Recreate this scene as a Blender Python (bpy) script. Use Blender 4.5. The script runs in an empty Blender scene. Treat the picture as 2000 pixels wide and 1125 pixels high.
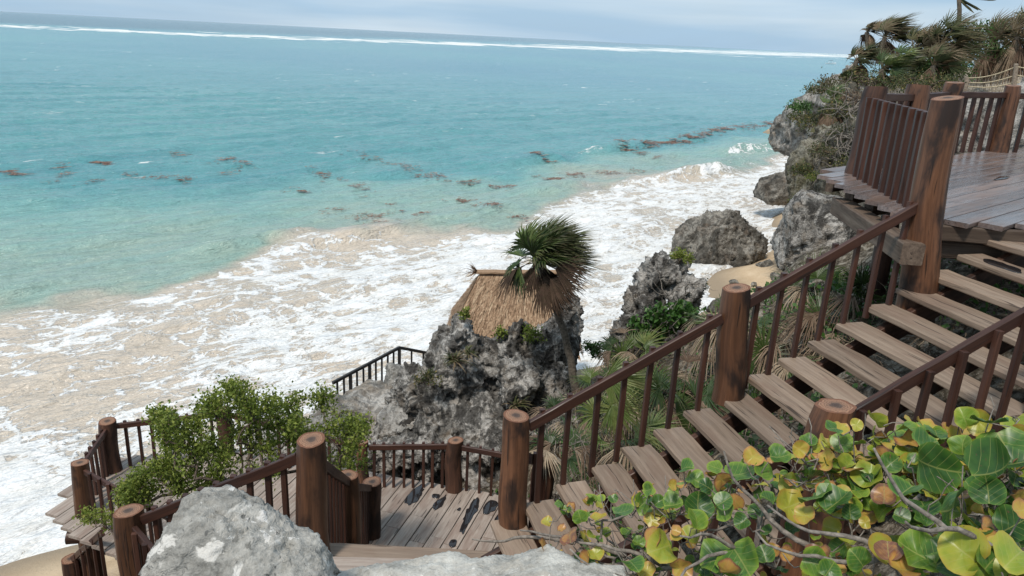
import bpy, bmesh, math, random
import numpy as np
from mathutils import Vector, Matrix
random.seed(7); rng = np.random.default_rng(7)
SC = bpy.context.scene; COL = SC.collection
PI = math.pi

# ------------------------------------------------------------------ camera
FPX = 1480.0; PITCH = math.radians(18.3); ROLL = math.atan(0.0506); EYE = 11.0
Fv = Vector((0, math.cos(PITCH), -math.sin(PITCH)))
R0 = Vector((1, 0, 0)); U0 = R0.cross(Fv)
Rv = R0*math.cos(ROLL) + U0*math.sin(ROLL); Uv = Rv.cross(Fv)
CAM = Vector((0, 0, EYE))
def ray(x, y): return Fv + Rv*((x-1000)/FPX) - Uv*((y-562.5)/FPX)
def at(x, y, z):
    d = ray(x, y); return CAM + d*((z-EYE)/d.z)
def atd(x, y, Y):
    d = ray(x, y); return CAM + d*(Y/d.y)
cd = bpy.data.cameras.new('camera'); cam = bpy.data.objects.new('camera', cd); COL.objects.link(cam)
cd.sensor_fit = 'HORIZONTAL'; cd.sensor_width = 36.0; cd.lens = 36.0*FPX/2000.0
cd.clip_start = 0.05; cd.clip_end = 90000
cam.matrix_world = Matrix((( Rv.x, Uv.x, -Fv.x, 0), (Rv.y, Uv.y, -Fv.y, 0), (Rv.z, Uv.z, -Fv.z, EYE), (0, 0, 0, 1)))
SC.camera = cam

# ------------------------------------------------------------------ noise
_P = np.random.default_rng(3).permutation(256); _P = np.concatenate([_P, _P, _P])
_G = np.random.default_rng(5).normal(size=(256, 3)); _G /= np.linalg.norm(_G, axis=1)[:, None]
def pn(p):
    p = np.asarray(p, float); i = np.floor(p).astype(int); f = p-i; i = i & 255
    u = f*f*f*(f*(f*6-15)+10); out = 0
    for dx in (0, 1):
        for dy in (0, 1):
            for dz in (0, 1):
                h = _P[_P[_P[(i[:, 0]+dx) & 255]+((i[:, 1]+dy) & 255)]+((i[:, 2]+dz) & 255)] & 255
                g = _G[h]; dot = g[:, 0]*(f[:, 0]-dx)+g[:, 1]*(f[:, 1]-dy)+g[:, 2]*(f[:, 2]-dz)
                w = (u[:, 0] if dx else 1-u[:, 0])*(u[:, 1] if dy else 1-u[:, 1])*(u[:, 2] if dz else 1-u[:, 2])
                out = out+w*dot
    return out*1.6
def fbm(p, o=4, lac=2.1, g=.5):
    p = np.asarray(p, float); s = 0; a = 1; t = 0
    for k in range(o):
        s = s+a*pn(p*(lac**k)+17.3*k); t += a; a *= g
    return s/t
def ridged(p, o=4, lac=2.1, g=.55):
    p = np.asarray(p, float); s = 0; a = 1; t = 0
    for k in range(o):
        s = s+a*(1-np.abs(pn(p*(lac**k)+31.7*k))*1.7); t += a; a *= g
    return s/t
def sst(a, b, x):
    t = np.clip((x-a)/(b-a), 0, 1); return t*t*(3-2*t)

# ------------------------------------------------------------------ mesh builder
class MB:
    def __init__(s): s.v = []; s.f = []; s.m = []; s.lc = []; s.rn = []
    def add(s, vs, fs, lc, rn, mi=0):
        b = len(s.v); s.v += vs; s.lc += lc; s.rn += [rn]*len(vs) if not isinstance(rn, list) else rn
        for k, f in enumerate(fs):
            s.f.append([b+q for q in f]); s.m.append(mi[k] if isinstance(mi, list) else mi)
    def board(s, p0, p1, w, h, up=Vector((0, 0, 1)), ch=.006, seg=3, jit=.002, rn=None):
        """chamfered board from p0 to p1 (centre line), w across, h thick"""
        p0 = Vector(p0); p1 = Vector(p1); d = p1-p0; L = d.length; d.normalize()
        side = d.cross(up); side.normalize(); u = side.cross(d); rn = random.random() if rn is None else rn
        o = random.random()*50; a, b = w/2, h/2; c = min(ch, a*.45, b*.45)
        prof = [(-a+c, -b), (a-c, -b), (a, -b+c), (a, b-c), (a-c, b), (-a+c, b), (-a, b-c), (-a, -b+c)]
        vs = []; lc = []; fs = []; n = seg+1
        for i in range(n):
            t = i/seg; jx = random.uniform(-jit, jit); jy = random.uniform(-jit, jit)
            for (x, y) in prof:
                q = p0+d*(L*t)+side*(x+jx+random.uniform(-jit, jit)*.5)+u*(y+jy+random.uniform(-jit, jit)*.5)
                vs.append(q); lc.append((L*t+o, x+o, y+o*.7))
        for i in range(seg):
            for k in range(8):
                k2 = (k+1) % 8; fs.append([i*8+k, i*8+k2, (i+1)*8+k2, (i+1)*8+k])
        fs.append(list(range(7, -1, -1))); fs.append([seg*8+k for k in range(8)])
        s.add(vs, fs, lc, rn)
    def log(s, p0, p1, r0, r1, n=22, seg=9, wob=.05, flare=0, facet=0, rn=None):
        p0 = Vector(p0); p1 = Vector(p1); d = p1-p0; L = d.length; d.normalize()
        side = d.cross(Vector((.31, .92, .1))); side.normalize(); u = side.cross(d); rn = random.random() if rn is None else rn
        o = random.random()*60; vs = []; lc = []; fs = []; mi = []
        ang = np.array([2*PI*k/n for k in range(n)])
        bx, by = random.uniform(-.03, .03), random.uniform(-.03, .03)
        for i in range(seg+1):
            t = i/seg; r = r0+(r1-r0)*t+flare*(1-t)**3
            cx = bx*math.sin(t*3)+.012*math.sin(t*7+o); cy = by*math.sin(t*2.6)
            P = np.stack([np.cos(ang)*1.1+o, np.sin(ang)*1.1, np.full(n, t*L*1.3)], 1)
            rr = r*(1+wob*2.2*fbm(P, 3)+wob*.5*pn(P*np.array([3.5, 3.5, .6])))
            if facet: rr = rr*(1+facet*np.cos(ang*6+1))
            if i == seg: rr = rr*.955
            for k in range(n):
                q = p0+d*(L*t+(0 if i < seg else .012*math.cos(ang[k]+o)))+side*(cx+rr[k]*math.cos(ang[k]))+u*(cy+rr[k]*math.sin(ang[k]))
                vs.append(q); lc.append((L*t+o, r*math.cos(ang[k])+o, r*math.sin(ang[k])+o))
        for i in range(seg):
            for k in range(n):
                k2 = (k+1) % n; fs.append([i*n+k, i*n+k2, (i+1)*n+k2, (i+1)*n+k]); mi.append(0)
        s.add(vs, fs, lc, rn, mi)
        # top end grain: rings of vertices with lc.x = radius fraction
        top = vs[seg*n:(seg+1)*n]; c = sum(top, Vector())/n; V = []; LC = []; FS = []
        for j, q in enumerate((1, .66, .33)):
            for k in range(n):
                V.append(c.lerp(top[k], q)+d*(.0+.006*(1-q))); LC.append((q, math.cos(ang[k])*q, math.sin(ang[k])*q))
        V.append(c+d*.006); LC.append((0, 0, 0))
        for j in range(2):
            for k in range(n):
                k2 = (k+1) % n; FS.append([j*n+k, j*n+k2, (j+1)*n+k2, (j+1)*n+k])
        for k in range(n): FS.append([2*n+k, 2*n+(k+1) % n, 3*n])
        s.add(V, FS, LC, rn, 1)
        s.add([vs[k] for k in range(n)], [list(range(n-1, -1, -1))], [lc[k] for k in range(n)], rn, 0)
    def tube(s, pts, rad, n=6, rn=None, cap=True):
        rn = random.random() if rn is None else rn
        vs = []; lc = []; fs = []; o = random.random()*30; L = 0; m = len(pts); prev = None
        for i, p in enumerate(pts):
            t = (pts[min(i+1, m-1)]-pts[max(i-1, 0)]); t = t.normalized() if t.length > 1e-9 else Vector((0, 0, 1))
            if prev is None:
                prev = t.orthogonal().normalized()
            a = (prev-t*prev.dot(t)); a = a.normalized() if a.length > 1e-6 else t.orthogonal().normalized()
            prev = a; b = t.cross(a); r = rad[i] if isinstance(rad, (list, tuple)) else rad
            if i: L += (p-pts[i-1]).length
            for k in range(n):
                q = 2*PI*k/n; vs.append(p+a*(r*math.cos(q))+b*(r*math.sin(q))); lc.append((L+o, r*math.cos(q)+o, r*math.sin(q)+o))
        for i in range(m-1):
            for k in range(n):
                k2 = (k+1) % n; fs.append([i*n+k, i*n+k2, (i+1)*n+k2, (i+1)*n+k])
        if cap: fs.append(list(range(n-1, -1, -1))); fs.append([(m-1)*n+k for k in range(n)])
        s.add(vs, fs, lc, rn)
    def build(s, name, mats, parent=None, smooth=False, off=None):
        mats = mats if isinstance(mats, (list, tuple)) else [mats]
        o = off if off is not None else (parent['_base'] if parent is not None and '_base' in parent else (0, 0, 0))
        A = np.array([tuple(q) for q in s.v], dtype=np.float32)-np.array(tuple(o), dtype=np.float32)
        me = bpy.data.meshes.new(name); me.from_pydata(A.tolist(), [], s.f); 
        for m in mats: me.materials.append(m)
        me.polygons.foreach_set('material_index', s.m)
        me.polygons.foreach_set('use_smooth', [smooth]*len(s.f))
        a = me.attributes.new('lc', 'FLOAT_VECTOR', 'POINT'); a.data.foreach_set('vector', np.array([tuple(q) for q in s.lc], dtype=np.float32).ravel())
        a = me.attributes.new('rn', 'FLOAT', 'POINT'); a.data.foreach_set('value', np.array(s.rn, dtype=np.float32))
        me.update()
        ob = bpy.data.objects.new(name, me); COL.objects.link(ob)
        if parent is not None: ob.parent = parent
        elif off is not None: ob.location = off
        return ob
def tag(o, label=None, cat=None, group=None, kind=None):
    if label: o['label'] = label
    if cat: o['category'] = cat
    if group: o['group'] = group
    if kind: o['kind'] = kind
    return o
def thing(name, loc, label, cat, group=None):
    o = bpy.data.objects.new(name, None); COL.objects.link(o); o.location = loc; o.empty_display_size = .2
    o['_base'] = tuple(loc); return tag(o, label, cat, group)

# ------------------------------------------------------------------ materials
def newmat(name):
    m = bpy.data.materials.new(name); m.use_nodes = True; nt = m.node_tree; nt.nodes.clear()
    out = nt.nodes.new('ShaderNodeOutputMaterial'); return m, nt, out
class N:
    def __init__(s, nt): s.nt = nt
    def n(s, t, **k):
        o = s.nt.nodes.new('ShaderNode'+t)
        for a, b in k.items(): setattr(o, a, b)
        return o
    def link(s, a, b): s.nt.links.new(a, b)
    def val(s, sock, v):
        if hasattr(v, 'is_linked') or hasattr(v, 'node'): s.link(v, sock)
        else: sock.default_value = v
    def attr(s, name): return s.n('Attribute', attribute_name=name)
    def mapping(s, vec, scale, loc=(0, 0, 0), rot=(0, 0, 0)):
        o = s.n('Mapping'); s.link(vec, o.inputs[0]); o.inputs[1].default_value = loc; o.inputs[2].default_value = rot; o.inputs[3].default_value = scale; return o.outputs[0]
    def noise(s, vec, scale, detail=4, rough=.55, dist=0):
        o = s.n('TexNoise'); s.link(vec, o.inputs['Vector']); o.inputs['Scale'].default_value = scale; o.inputs['Detail'].default_value = detail
        o.inputs['Roughness'].default_value = rough; o.inputs['Distortion'].default_value = dist; return o
    def voro(s, vec, scale, feature='F1', rnd=1):
        o = s.n('TexVoronoi', feature=feature); s.link(vec, o.inputs['Vector']); o.inputs['Scale'].default_value = scale; o.inputs['Randomness'].default_value = rnd; return o
    def ramp(s, fac, stops, mode='LINEAR'):
        o = s.n('ValToRGB'); cr = o.color_ramp; cr.interpolation = mode; s.link(fac, o.inputs[0])
        while len(cr.elements) < len(stops): cr.elements.new(.5)
        for e, (p, c) in zip(cr.elements, stops):
            e.position = p; e.color = (c[0], c[1], c[2], 1) if isinstance(c, (tuple, list)) else (c, c, c, 1)
        return o.outputs[0]
    def mix(s, fac, a, b, mode='MIX'):
        o = s.n('Mix', data_type='RGBA', blend_type=mode); s.val(o.inputs[0], fac)
        for sock, v in ((o.inputs[6], a), (o.inputs[7], b)):
            if isinstance(v, (tuple, list)): sock.default_value = (v[0], v[1], v[2], 1)
            else: s.link(v, sock)
        return o.outputs[2]
    def math(s, op, a, b=None, c=None, clamp=False):
        o = s.n('Math', operation=op); o.use_clamp = clamp; s.val(o.inputs[0], a)
        if b is not None: s.val(o.inputs[1], b)
        if c is not None: s.val(o.inputs[2], c)
        return o.outputs[0]
    def mrange(s, v, a, b, c=0, d=1, smooth=False):
        o = s.n('MapRange'); o.interpolation_type = 'SMOOTHSTEP' if smooth else 'LINEAR'; s.val(o.inputs[0], v)
        for k, q in zip((1, 2, 3, 4), (a, b, c, d)): s.val(o.inputs[k], q)
        return o.outputs[0]
    def bump(s, h, strength, dist=.01, normal=None):
        o = s.n('Bump'); o.inputs['Strength'].default_value = strength; o.inputs['Distance'].default_value = dist; s.link(h, o.inputs['Height'])
        if normal is not None: s.link(normal, o.inputs['Normal'])
        return o.outputs[0]
    def bsdf(s, col, rough=.6, spec=.5, normal=None):
        o = s.n('BsdfPrincipled'); s.val(o.inputs['Base Color'], (*col, 1) if isinstance(col, tuple) else col); s.val(o.inputs['Roughness'], rough)
        s.val(o.inputs['Specular IOR Level'], spec)
        if normal is not None: s.link(normal, o.inputs['Normal'])
        return o

def wood(name, ramp, stain, stain_amt=.5, rough=.6, bump=.4, spec=.3, var=.25, blot=(1.3, 5, 5)):
    m, nt, out = newmat(name); k = N(nt); lc = k.attr('lc').outputs['Vector']; rn = k.attr('rn').outputs['Fac']
    g1 = k.noise(k.mapping(lc, (1.1, 22, 22)), 1, 5, .62, .4); g2 = k.noise(k.mapping(lc, (4, 130, 130)), 1, 3, .6)
    b = k.noise(k.mapping(lc, blot), 1, 4, .6, .3)
    f = k.math('ADD', k.math('MULTIPLY', g1.outputs[0], .75), k.math('MULTIPLY', g2.outputs[0], .25))
    c = k.ramp(f, ramp)
    c = k.mix(k.mrange(b.outputs[0], .46, .66, 0, stain_amt, True), c, stain)
    v = k.mrange(rn, 0, 1, 1-var, 1+var); vv = k.n('CombineColor'); [k.link(v, vv.inputs[i]) for i in range(3)]
    c = k.mix(1.0, c, vv.outputs[0], 'MULTIPLY')
    crack = k.noise(k.mapping(lc, (1.6, 34, 34), (3, 5, 1)), 1, 2, .5)
    cr = k.mrange(crack.outputs[0], .30, .36, 0, 1, True)
    c = k.mix(k.math('MULTIPLY', k.math('SUBTRACT', 1, cr), .75), c, (.012, .009, .008))
    h = k.math('ADD', k.math('MULTIPLY', f, .6), k.math('MULTIPLY', cr, .5))
    r = k.mrange(b.outputs[0], .35, .7, rough-.12, rough+.12)
    s = k.bsdf(c, r, spec, k.bump(h, bump, .006)); k.link(s.outputs[0], out.inputs[0]); return m
M_tread = wood('weathered_tread_wood', [(.22, (.115, .08, .058)), (.45, (.205, .153, .114)), (.6, (.27, .205, .155)), (.8, (.345, .27, .21))], (.17, .11, .08), .5, .65, .5, .25, .16)
M_deck = wood('lower_deck_wood', [(.22, (.17, .135, .11)), (.45, (.27, .22, .185)), (.6, (.35, .295, .25)), (.8, (.44, .38, .32))], (.17, .11, .085), .5, .6, .4, .3, .18)
M_wet = wood('damp_deck_wood', [(.25, (.05, .04, .037)), (.45, (.125, .1, .093)), (.6, (.19, .155, .145)), (.8, (.28, .225, .19))], (.2, .105, .06), .45, .28, .35, .5, .2, (.7, 2.2, 2.2))
M_rail = wood('dark_stained_rail_wood', [(.25, (.018, .009, .008)), (.5, (.056, .024, .016)), (.75, (.092, .042, .028))], (.03, .015, .013), .5, .5, .3, .35, .3)
M_beam = wood('grey_beam_wood', [(.25, (.03, .022, .018)), (.5, (.105, .075, .055)), (.75, (.19, .145, .11))], (.05, .03, .022), .6, .7, .5, .25, .3)
M_log = wood('oiled_log_wood', [(.2, (.024, .011, .007)), (.42, (.085, .038, .02)), (.6, (.155, .07, .036)), (.82, (.26, .135, .075))], (.017, .01, .008), .95, .5, .8, .4, .35, (1.6, 4.5, 4.5))
M_logdark = wood('dark_log_wood', [(.2, (.018, .009, .007)), (.45, (.055, .026, .017)), (.7, (.115, .055, .033))], (.016, .009, .007), .8, .55, .7, .35, .25, (1.6, 4.5, 4.5))
def capmat():
    m, nt, out = newmat('log_end_grain'); k = N(nt); lc = k.attr('lc').outputs['Vector']; x = k.n('SeparateXYZ'); k.link(lc, x.inputs[0])
    nz = k.noise(k.mapping(lc, (0, 3, 3)), 1, 3); r = k.math('ADD', x.outputs[0], k.math('MULTIPLY', nz.outputs[0], .3))
    w = k.math('SINE', k.math('MULTIPLY', r, 46))
    c = k.ramp(r, [(.1, (.045, .034, .03)), (.42, (.1, .07, .055)), (.55, (.26, .15, .095)), (.95, (.33, .18, .11)), (1., (.2, .09, .05))])
    c = k.mix(k.mrange(w, -1, 1, 0, .45), c, (.07, .035, .022))
    n2 = k.noise(k.mapping(lc, (0, 9, 9)), 1, 4); c = k.mix(k.mrange(n2.outputs[0], .5, .72, 0, .6), c, (.055, .035, .028))
    s = k.bsdf(c, .65, .3, k.bump(k.math('ADD', w, n2.outputs[0]), .25, .004)); k.link(s.outputs[0], out.inputs[0]); return m
M_cap = capmat()

def rockmat(name, dark, mid, pale, warm, scale=1.0, darkamt=.5, bump=1.0, patches=None, rough=.9):
    m, nt, out = newmat(name); k = N(nt); p = k.n('NewGeometry').outputs['Position']
    a = k.noise(p, .9*scale, 6, .62, .5); b = k.noise(p, 5*scale, 6, .68); c3 = k.noise(p, 24*scale, 5, .65)
    v = k.voro(p, 7*scale); v2 = k.voro(k.mix(.25, p, k.noise(p, 3*scale, 3).outputs['Color'], 'ADD'), 16*scale)
    f = k.math('ADD', k.math('MULTIPLY', a.outputs[0], .45), k.math('ADD', k.math('MULTIPLY', b.outputs[0], .33), k.math('MULTIPLY', c3.outputs[0], .22)))
    col = k.ramp(f, [(.34, dark), (.46, mid), (.55, pale), (.68, tuple(min(1, q*1.3) for q in pale))])
    w = k.noise(p, 1.7*scale, 5, .6, 1); col = k.mix(k.mrange(w.outputs[0], .52, .7, 0, .65), col, warm)
    dk = k.noise(k.mapping(p, (1, 1, .45), (7, 3, 2)), 2.2*scale, 7, .72, .8)
    col = k.mix(k.mrange(dk.outputs[0], .47, .56, 0, darkamt, True), col, dark)
    if patches:
        for (sc, lo, hi, pc) in patches:
            q = k.noise(p, sc, 5, .55, .4); col = k.mix(k.mrange(q.outputs[0], lo, hi, 0, .9, True), col, pc)
    h = k.math('ADD', k.math('MULTIPLY', b.outputs[0], .8), k.math('ADD', k.math('MULTIPLY', c3.outputs[0], .5), k.math('MULTIPLY', v2.outputs[0], .35)))
    h = k.math('ADD', h, k.math('MULTIPLY', v.outputs[0], .4))
    s = k.bsdf(col, rough, .25, k.bump(h, bump, .07/scale)); k.link(s.outputs[0], out.inputs[0]); return m
M_rock = rockmat('weathered_limestone', (.014, .013, .012), (.17, .16, .145), (.44, .42, .39), (.16, .12, .08), 1.0, .78)
M_rockp = rockmat('pale_limestone', (.03, .028, .025), (.22, .21, .19), (.42, .4, .37), (.26, .2, .14), .9, .5)
M_moss = rockmat('mossy_cliff', (.018, .016, .012), (.085, .075, .05), (.24, .225, .18), (.085, .08, .03), .9, .6)
M_rocksea = rockmat('wet_brown_rock', (.018, .017, .014), (.11, .1, .085), (.29, .27, .235), (.15, .11, .08), .7, .65)
M_boulder = rockmat('lichen_boulder', (.09, .088, .08), (.25, .243, .222), (.385, .372, .34), (.29, .27, .23), 3.2, .22, .55, [(3.6, .565, .595, (.6, .58, .54)), (8, .62, .65, (.62, .6, .57)), (30, .62, .7, (.1, .1, .095)), (14, .64, .7, (.15, .145, .13))])
M_slab = rockmat('pale_slab', (.13, .125, .11), (.36, .35, .32), (.5, .49, .45), (.4, .36, .3), 3, .25, .45, [(22, .66, .69, (.62, .6, .56))])  # pale tone of the stone itself

def leafmat(name, stops, trans=.25, rough=.5, spec=.35, tip=None):
    m, nt, out = newmat(name); k = N(nt); rn = k.attr('rn').outputs['Fac']; lc = k.attr('lc').outputs['Vector']
    c = k.ramp(rn, stops)
    if tip:
        x = k.n('SeparateXYZ'); k.link(lc, x.inputs[0]); c = k.mix(k.mrange(x.outputs[0], .55, 1.0, 0, .85), c, tip)
    n = k.noise(k.n('NewGeometry').outputs['Position'], 30, 2); c = k.mix(k.mrange(n.outputs[0], .35, .7, 0, .35), c, (.02, .03, .008))
    s = k.bsdf(c, rough, spec); t = k.n('BsdfTranslucent'); k.link(c, t.inputs[0]); mx = k.n('MixShader'); mx.inputs[0].default_value = trans
    k.link(s.outputs[0], mx.inputs[1]); k.link(t.outputs[0], mx.inputs[2]); k.link(mx.outputs[0], out.inputs[0]); return m
M_palm = leafmat('palm_green', [(0, (.022, .045, .012)), (.4, (.05, .085, .022)), (.75, (.11, .16, .04)), (1, (.2, .22, .07))], .2, .42, .45, (.12, .085, .05))
M_pdead = leafmat('palm_dead', [(0, (.05, .03, .022)), (.4, (.13, .08, .055)), (.75, (.25, .18, .125)), (1, (.4, .32, .23))], .12, .75, .2)
M_pmix = leafmat('windburnt_palm', [(0, (.03, .04, .014)), (.35, (.07, .085, .03)), (.6, (.13, .12, .055)), (.8, (.16, .11, .065)), (1, (.26, .2, .13))], .15, .6, .3, (.16, .115, .07))
M_fine = leafmat('fine_shrub_leaf', [(0, (.075, .115, .018)), (.5, (.19, .25, .04)), (.85, (.3, .34, .07)), (1, (.4, .37, .1))], .35, .55, .3)
M_vine = leafmat('dark_green_vine', [(0, (.015, .045, .01)), (.5, (.045, .12, .02)), (1, (.1, .2, .04))], .25, .45, .4)
M_scrub = leafmat('dry_scrub_leaf', [(0, (.03, .045, .015)), (.5, (.07, .09, .03)), (.8, (.13, .12, .05)), (1, (.3, .22, .06))], .2, .6, .25)
M_thatch = leafmat('thatch', [(0, (.17, .10, .062)), (.5, (.34, .22, .14)), (1, (.5, .36, .24))], .0, .85, .15)
def simple(name, col, rough=.6, spec=.3, nscale=20, amt=.3, bump=.2):
    m, nt, out = newmat(name); k = N(nt); p = k.n('TexCoord').outputs['Object']; n = k.noise(p, nscale, 5, .6)
    c = k.mix(k.mrange(n.outputs[0], .35, .68), tuple(q*(1-amt) for q in col), tuple(min(1, q*(1+amt)) for q in col))
    s = k.bsdf(c, rough, spec, k.bump(n.outputs[0], bump, .01)); k.link(s.outputs[0], out.inputs[0]); return m
M_twig = simple('grey_branch_bark', (.2, .175, .15), .85, .2, 40, .45, .6)
M_twigb = simple('brown_bark', (.11, .085, .065), .85, .2, 40, .45, .6)
M_ptrunk = simple('palm_trunk_bark', (.12, .1, .078), .9, .15, 25, .5, .8)
M_rope = simple('rope_fibre', (.45, .38, .26), .9, .1)
M_fpost = simple('fence_post_wood', (.27, .22, .17), .85, .15)
M_white = simple('white_hull_paint', (.75, .76, .78), .35, .5, 3, .05, .0)
M_blue = simple('dark_canopy_cloth', (.09, .12, .17), .7, .3, 10, .15)
M_skin = simple('skin', (.45, .27, .19), .6, .3, 8, .05, 0)
M_shirtw = simple('white_shirt', (.7, .7, .72), .8, .2, 8, .05, 0)
M_shirtd = simple('navy_clothes', (.05, .06, .11), .8, .2, 8, .1, 0)
M_shirtr = simple('pink_clothes', (.5, .25, .22), .8, .2, 8, .1, 0)
M_hair = simple('dark_hair', (.03, .02, .015), .7, .3, 8, .1, 0)
def puddlemat():
    m, nt, out = newmat('water_puddle'); k = N(nt); s = k.bsdf((.018, .016, .017), .03, .5); k.link(s.outputs[0], out.inputs[0]); return m
M_puddle = puddlemat()

def weedmat():
    m, nt, out = newmat('drifting_weed'); k = N(nt); c = k.ramp(k.attr('rn').outputs['Fac'], [(0, (.13, .07, .05)), (.5, (.23, .13, .1)), (1, (.33, .22, .16))])
    s = k.bsdf(c, .8, .2); t = k.n('BsdfTransparent'); mx = k.n('MixShader'); mx.inputs[0].default_value = .35; k.link(s.outputs[0], mx.inputs[1]); k.link(t.outputs[0], mx.inputs[2]); k.link(mx.outputs[0], out.inputs[0]); return m
M_weed = weedmat()
# ------------------------------------------------------------------ world and sun
wd = bpy.data.worlds.new('World'); SC.world = wd; wd.use_nodes = True; nt = wd.node_tree; nt.nodes.clear(); k = N(nt)
SUN_EL, SUN_AZ = math.radians(58), math.radians(-150)   # azimuth measured from +Y towards +X
sky = k.n('TexSky', sky_type='NISHITA'); sky.sun_disc = False; sky.sun_elevation = SUN_EL; sky.sun_rotation = SUN_AZ
sky.air_density = 1.0; sky.dust_density = 1.2; sky.ozone_density = 1.5
tc = k.n('TexCoord').outputs['Generated']
cl = k.noise(k.mapping(tc, (1.6, 1.6, 7)), 1.0, 7, .6, .6); cl2 = k.noise(k.mapping(tc, (1.2, 1.2, 12), (3, 1, 0)), 1.7, 4, .5, .3)
cc = k.mix(k.mrange(cl2.outputs[0], .35, .65), (4.3, 6.2, 8.1), (6.7, 8.0, 9.1))
skc = k.mix(k.mrange(cl.outputs[0], .40, .68, .86, 1.0, True), sky.outputs[0], cc)
bg = k.n('Background'); k.link(skc, bg.inputs[0]); bg.inputs[1].default_value = .085
wo = k.n('OutputWorld'); k.link(bg.outputs[0], wo.inputs[0])
ld = bpy.data.lights.new('sun', 'SUN'); ld.energy = 2.9; ld.angle = math.radians(9); ld.color = (1, .93, .84)
lo = bpy.data.objects.new('sun', ld); COL.objects.link(lo)
sd = Vector((math.sin(SUN_AZ)*math.cos(SUN_EL), math.cos(SUN_AZ)*math.cos(SUN_EL), math.sin(SUN_EL)))
lo.rotation_euler = sd.to_track_quat('Z', 'Y').to_euler(); lo.location = (0, -5, 30)
SC.view_settings.view_transform = 'Standard'; SC.view_settings.look = 'None'; SC.view_settings.exposure = .22; SC.view_settings.gamma = 1

# ------------------------------------------------------------------ terrain
TP = np.array([(-4,-4,8.6),(0,-4,9.0),(4,-4,9.4),(-3,0,8.7),(0,0,8.9),(3,0,9.3),(8,0,9.3),(-1,2.2,8.5),(.6,2.6,8.35),(2,2.2,8.6),(4,2,9.2),(-2.6,2.6,7.6),(-1,3.4,6.6),(.8,3.6,7.3),(2.4,3.6,8.0),
 (0,4.6,5.7),(-1,5,5.4),(-3,5,4.6),(-3.5,7,3.6),(-1,8,2.6),(-5,7,2.6),(-8,5,2.6),(-12,4,2.0),(-1,11,2.2),(-5,11,1.7),(-6.6,10.2,1.3),(-8.2,9.6,1.2),(-9,13,.28),(-11,10,.75),(-14,7,.9),
 (1,5,6.1),(2,6,6.7),(3,6.5,7.2),(4,7,7.7),(5,6,8.4),(5.2,9,8.2),(3,8.6,6.5),(2,8,5.8),(1,7.6,4.9),(.6,9,3.2),(1.2,12,3.2),(1.6,13.5,4.0),(3,12,5.4),(4,10.5,6.9),(5,12,7.0),(6,15,7.0),(4,16,4.7),(2.6,17,3.6),(6.5,19,3.0),(9.3,22,3.6),(12.3,26,5.5),(0,14,2.8),(-2,14,2.3),(-4,14,1.6),(-6,13.5,.9),
 (-12,13,-.35),(-16,10,-.5),(-8,15.6,-.4),(-5,16,-.1),(-5,18.5,-.5),(-2,18.5,.15),(-1,21,.1),(0,24,-.25),(2.4,25,-.1),(-3,23,-.5),(1,28,-.6),(3.6,28,-.5),(5.6,27,-.1),(7.2,31,-.3),(9.6,35.0,-.05),(11.8,36.5,.65),(12.5,33.5,.9),(7.5,37,-.5),(10,41,-.5),(14,43,-.5),(14.3,38,1.0),(13,40.5,-.2),
 (8.2,25,1.0),(11,30,1.4),(15.5,34,4.5),(19,43,2.5),(16,48,-.7),(13,50,-1),(20,56,-.9),(24,58,1),(17,62,-1),(21,42,8.6),(27,56,8.3),(32,72,3),(28,82,-1.5),(25,72,-1.5),(26.5,64,-1),(33,95,-.5),(38,88,5),(21,31,9.2),(17,30,8.8),(14,20,9.1),(9,14,8.9),(10,10,9.0),(14,6,9.3),(30,40,9.8),(40,60,10),(60,50,10.5),(60,110,10),(46,110,7.5),(34,110,-.5),
 (-16,20,-1.5),(-10,30,-2),(0,40,-2),(8,55,-2.5),(18,80,-3),(-16,-4,2),(-16,60,-4),(25,110,-4),(-16,110,-5),(20,-4,9.5),(60,-4,9.5)], float)
def _solve():
    D = np.linalg.norm(TP[:, None, :2]-TP[None, :, :2], axis=2); n = len(TP)
    A = np.zeros((n+1, n+1)); A[:n, :n] = -D-np.eye(n)*.02; A[:n, n] = 1; A[n, :n] = 1
    return np.linalg.solve(A, np.concatenate([TP[:, 2], [0]]))
_W = _solve()
def ground(xy):
    xy = np.asarray(xy, float).reshape(-1, 2); D = np.linalg.norm(xy[:, None, :]-TP[None, :, :2], axis=2)
    return -D@_W[:-1]+_W[-1]
def gz(x, y): return float(ground([(x, y)])[0])
def grid_mesh(name, X, Y, Z, mat, attrs={}):
    r, c = X.shape; V = np.stack([X, Y, Z], 2).reshape(-1, 3)
    i = np.arange(r*c).reshape(r, c); F = np.stack([i[:-1, :-1], i[:-1, 1:], i[1:, 1:], i[1:, :-1]], 2).reshape(-1, 4)
    me = bpy.data.meshes.new(name); me.vertices.add(len(V)); me.vertices.foreach_set('co', V.astype(np.float32).ravel())
    me.loops.add(F.size); me.loops.foreach_set('vertex_index', F.astype(np.int32).ravel()); me.polygons.add(len(F))
    me.polygons.foreach_set('loop_start', np.arange(0, F.size, 4, dtype=np.int32)); me.polygons.foreach_set('use_smooth', np.ones(len(F), bool))
    for n_, a_ in attrs.items():
        a = me.attributes.new(n_, 'FLOAT', 'POINT'); a.data.foreach_set('value', a_.astype(np.float32).ravel())
    me.update(calc_edges=True); me.validate(); me.materials.append(mat)
    o = bpy.data.objects.new(name, me); COL.objects.link(o); return o
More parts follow.
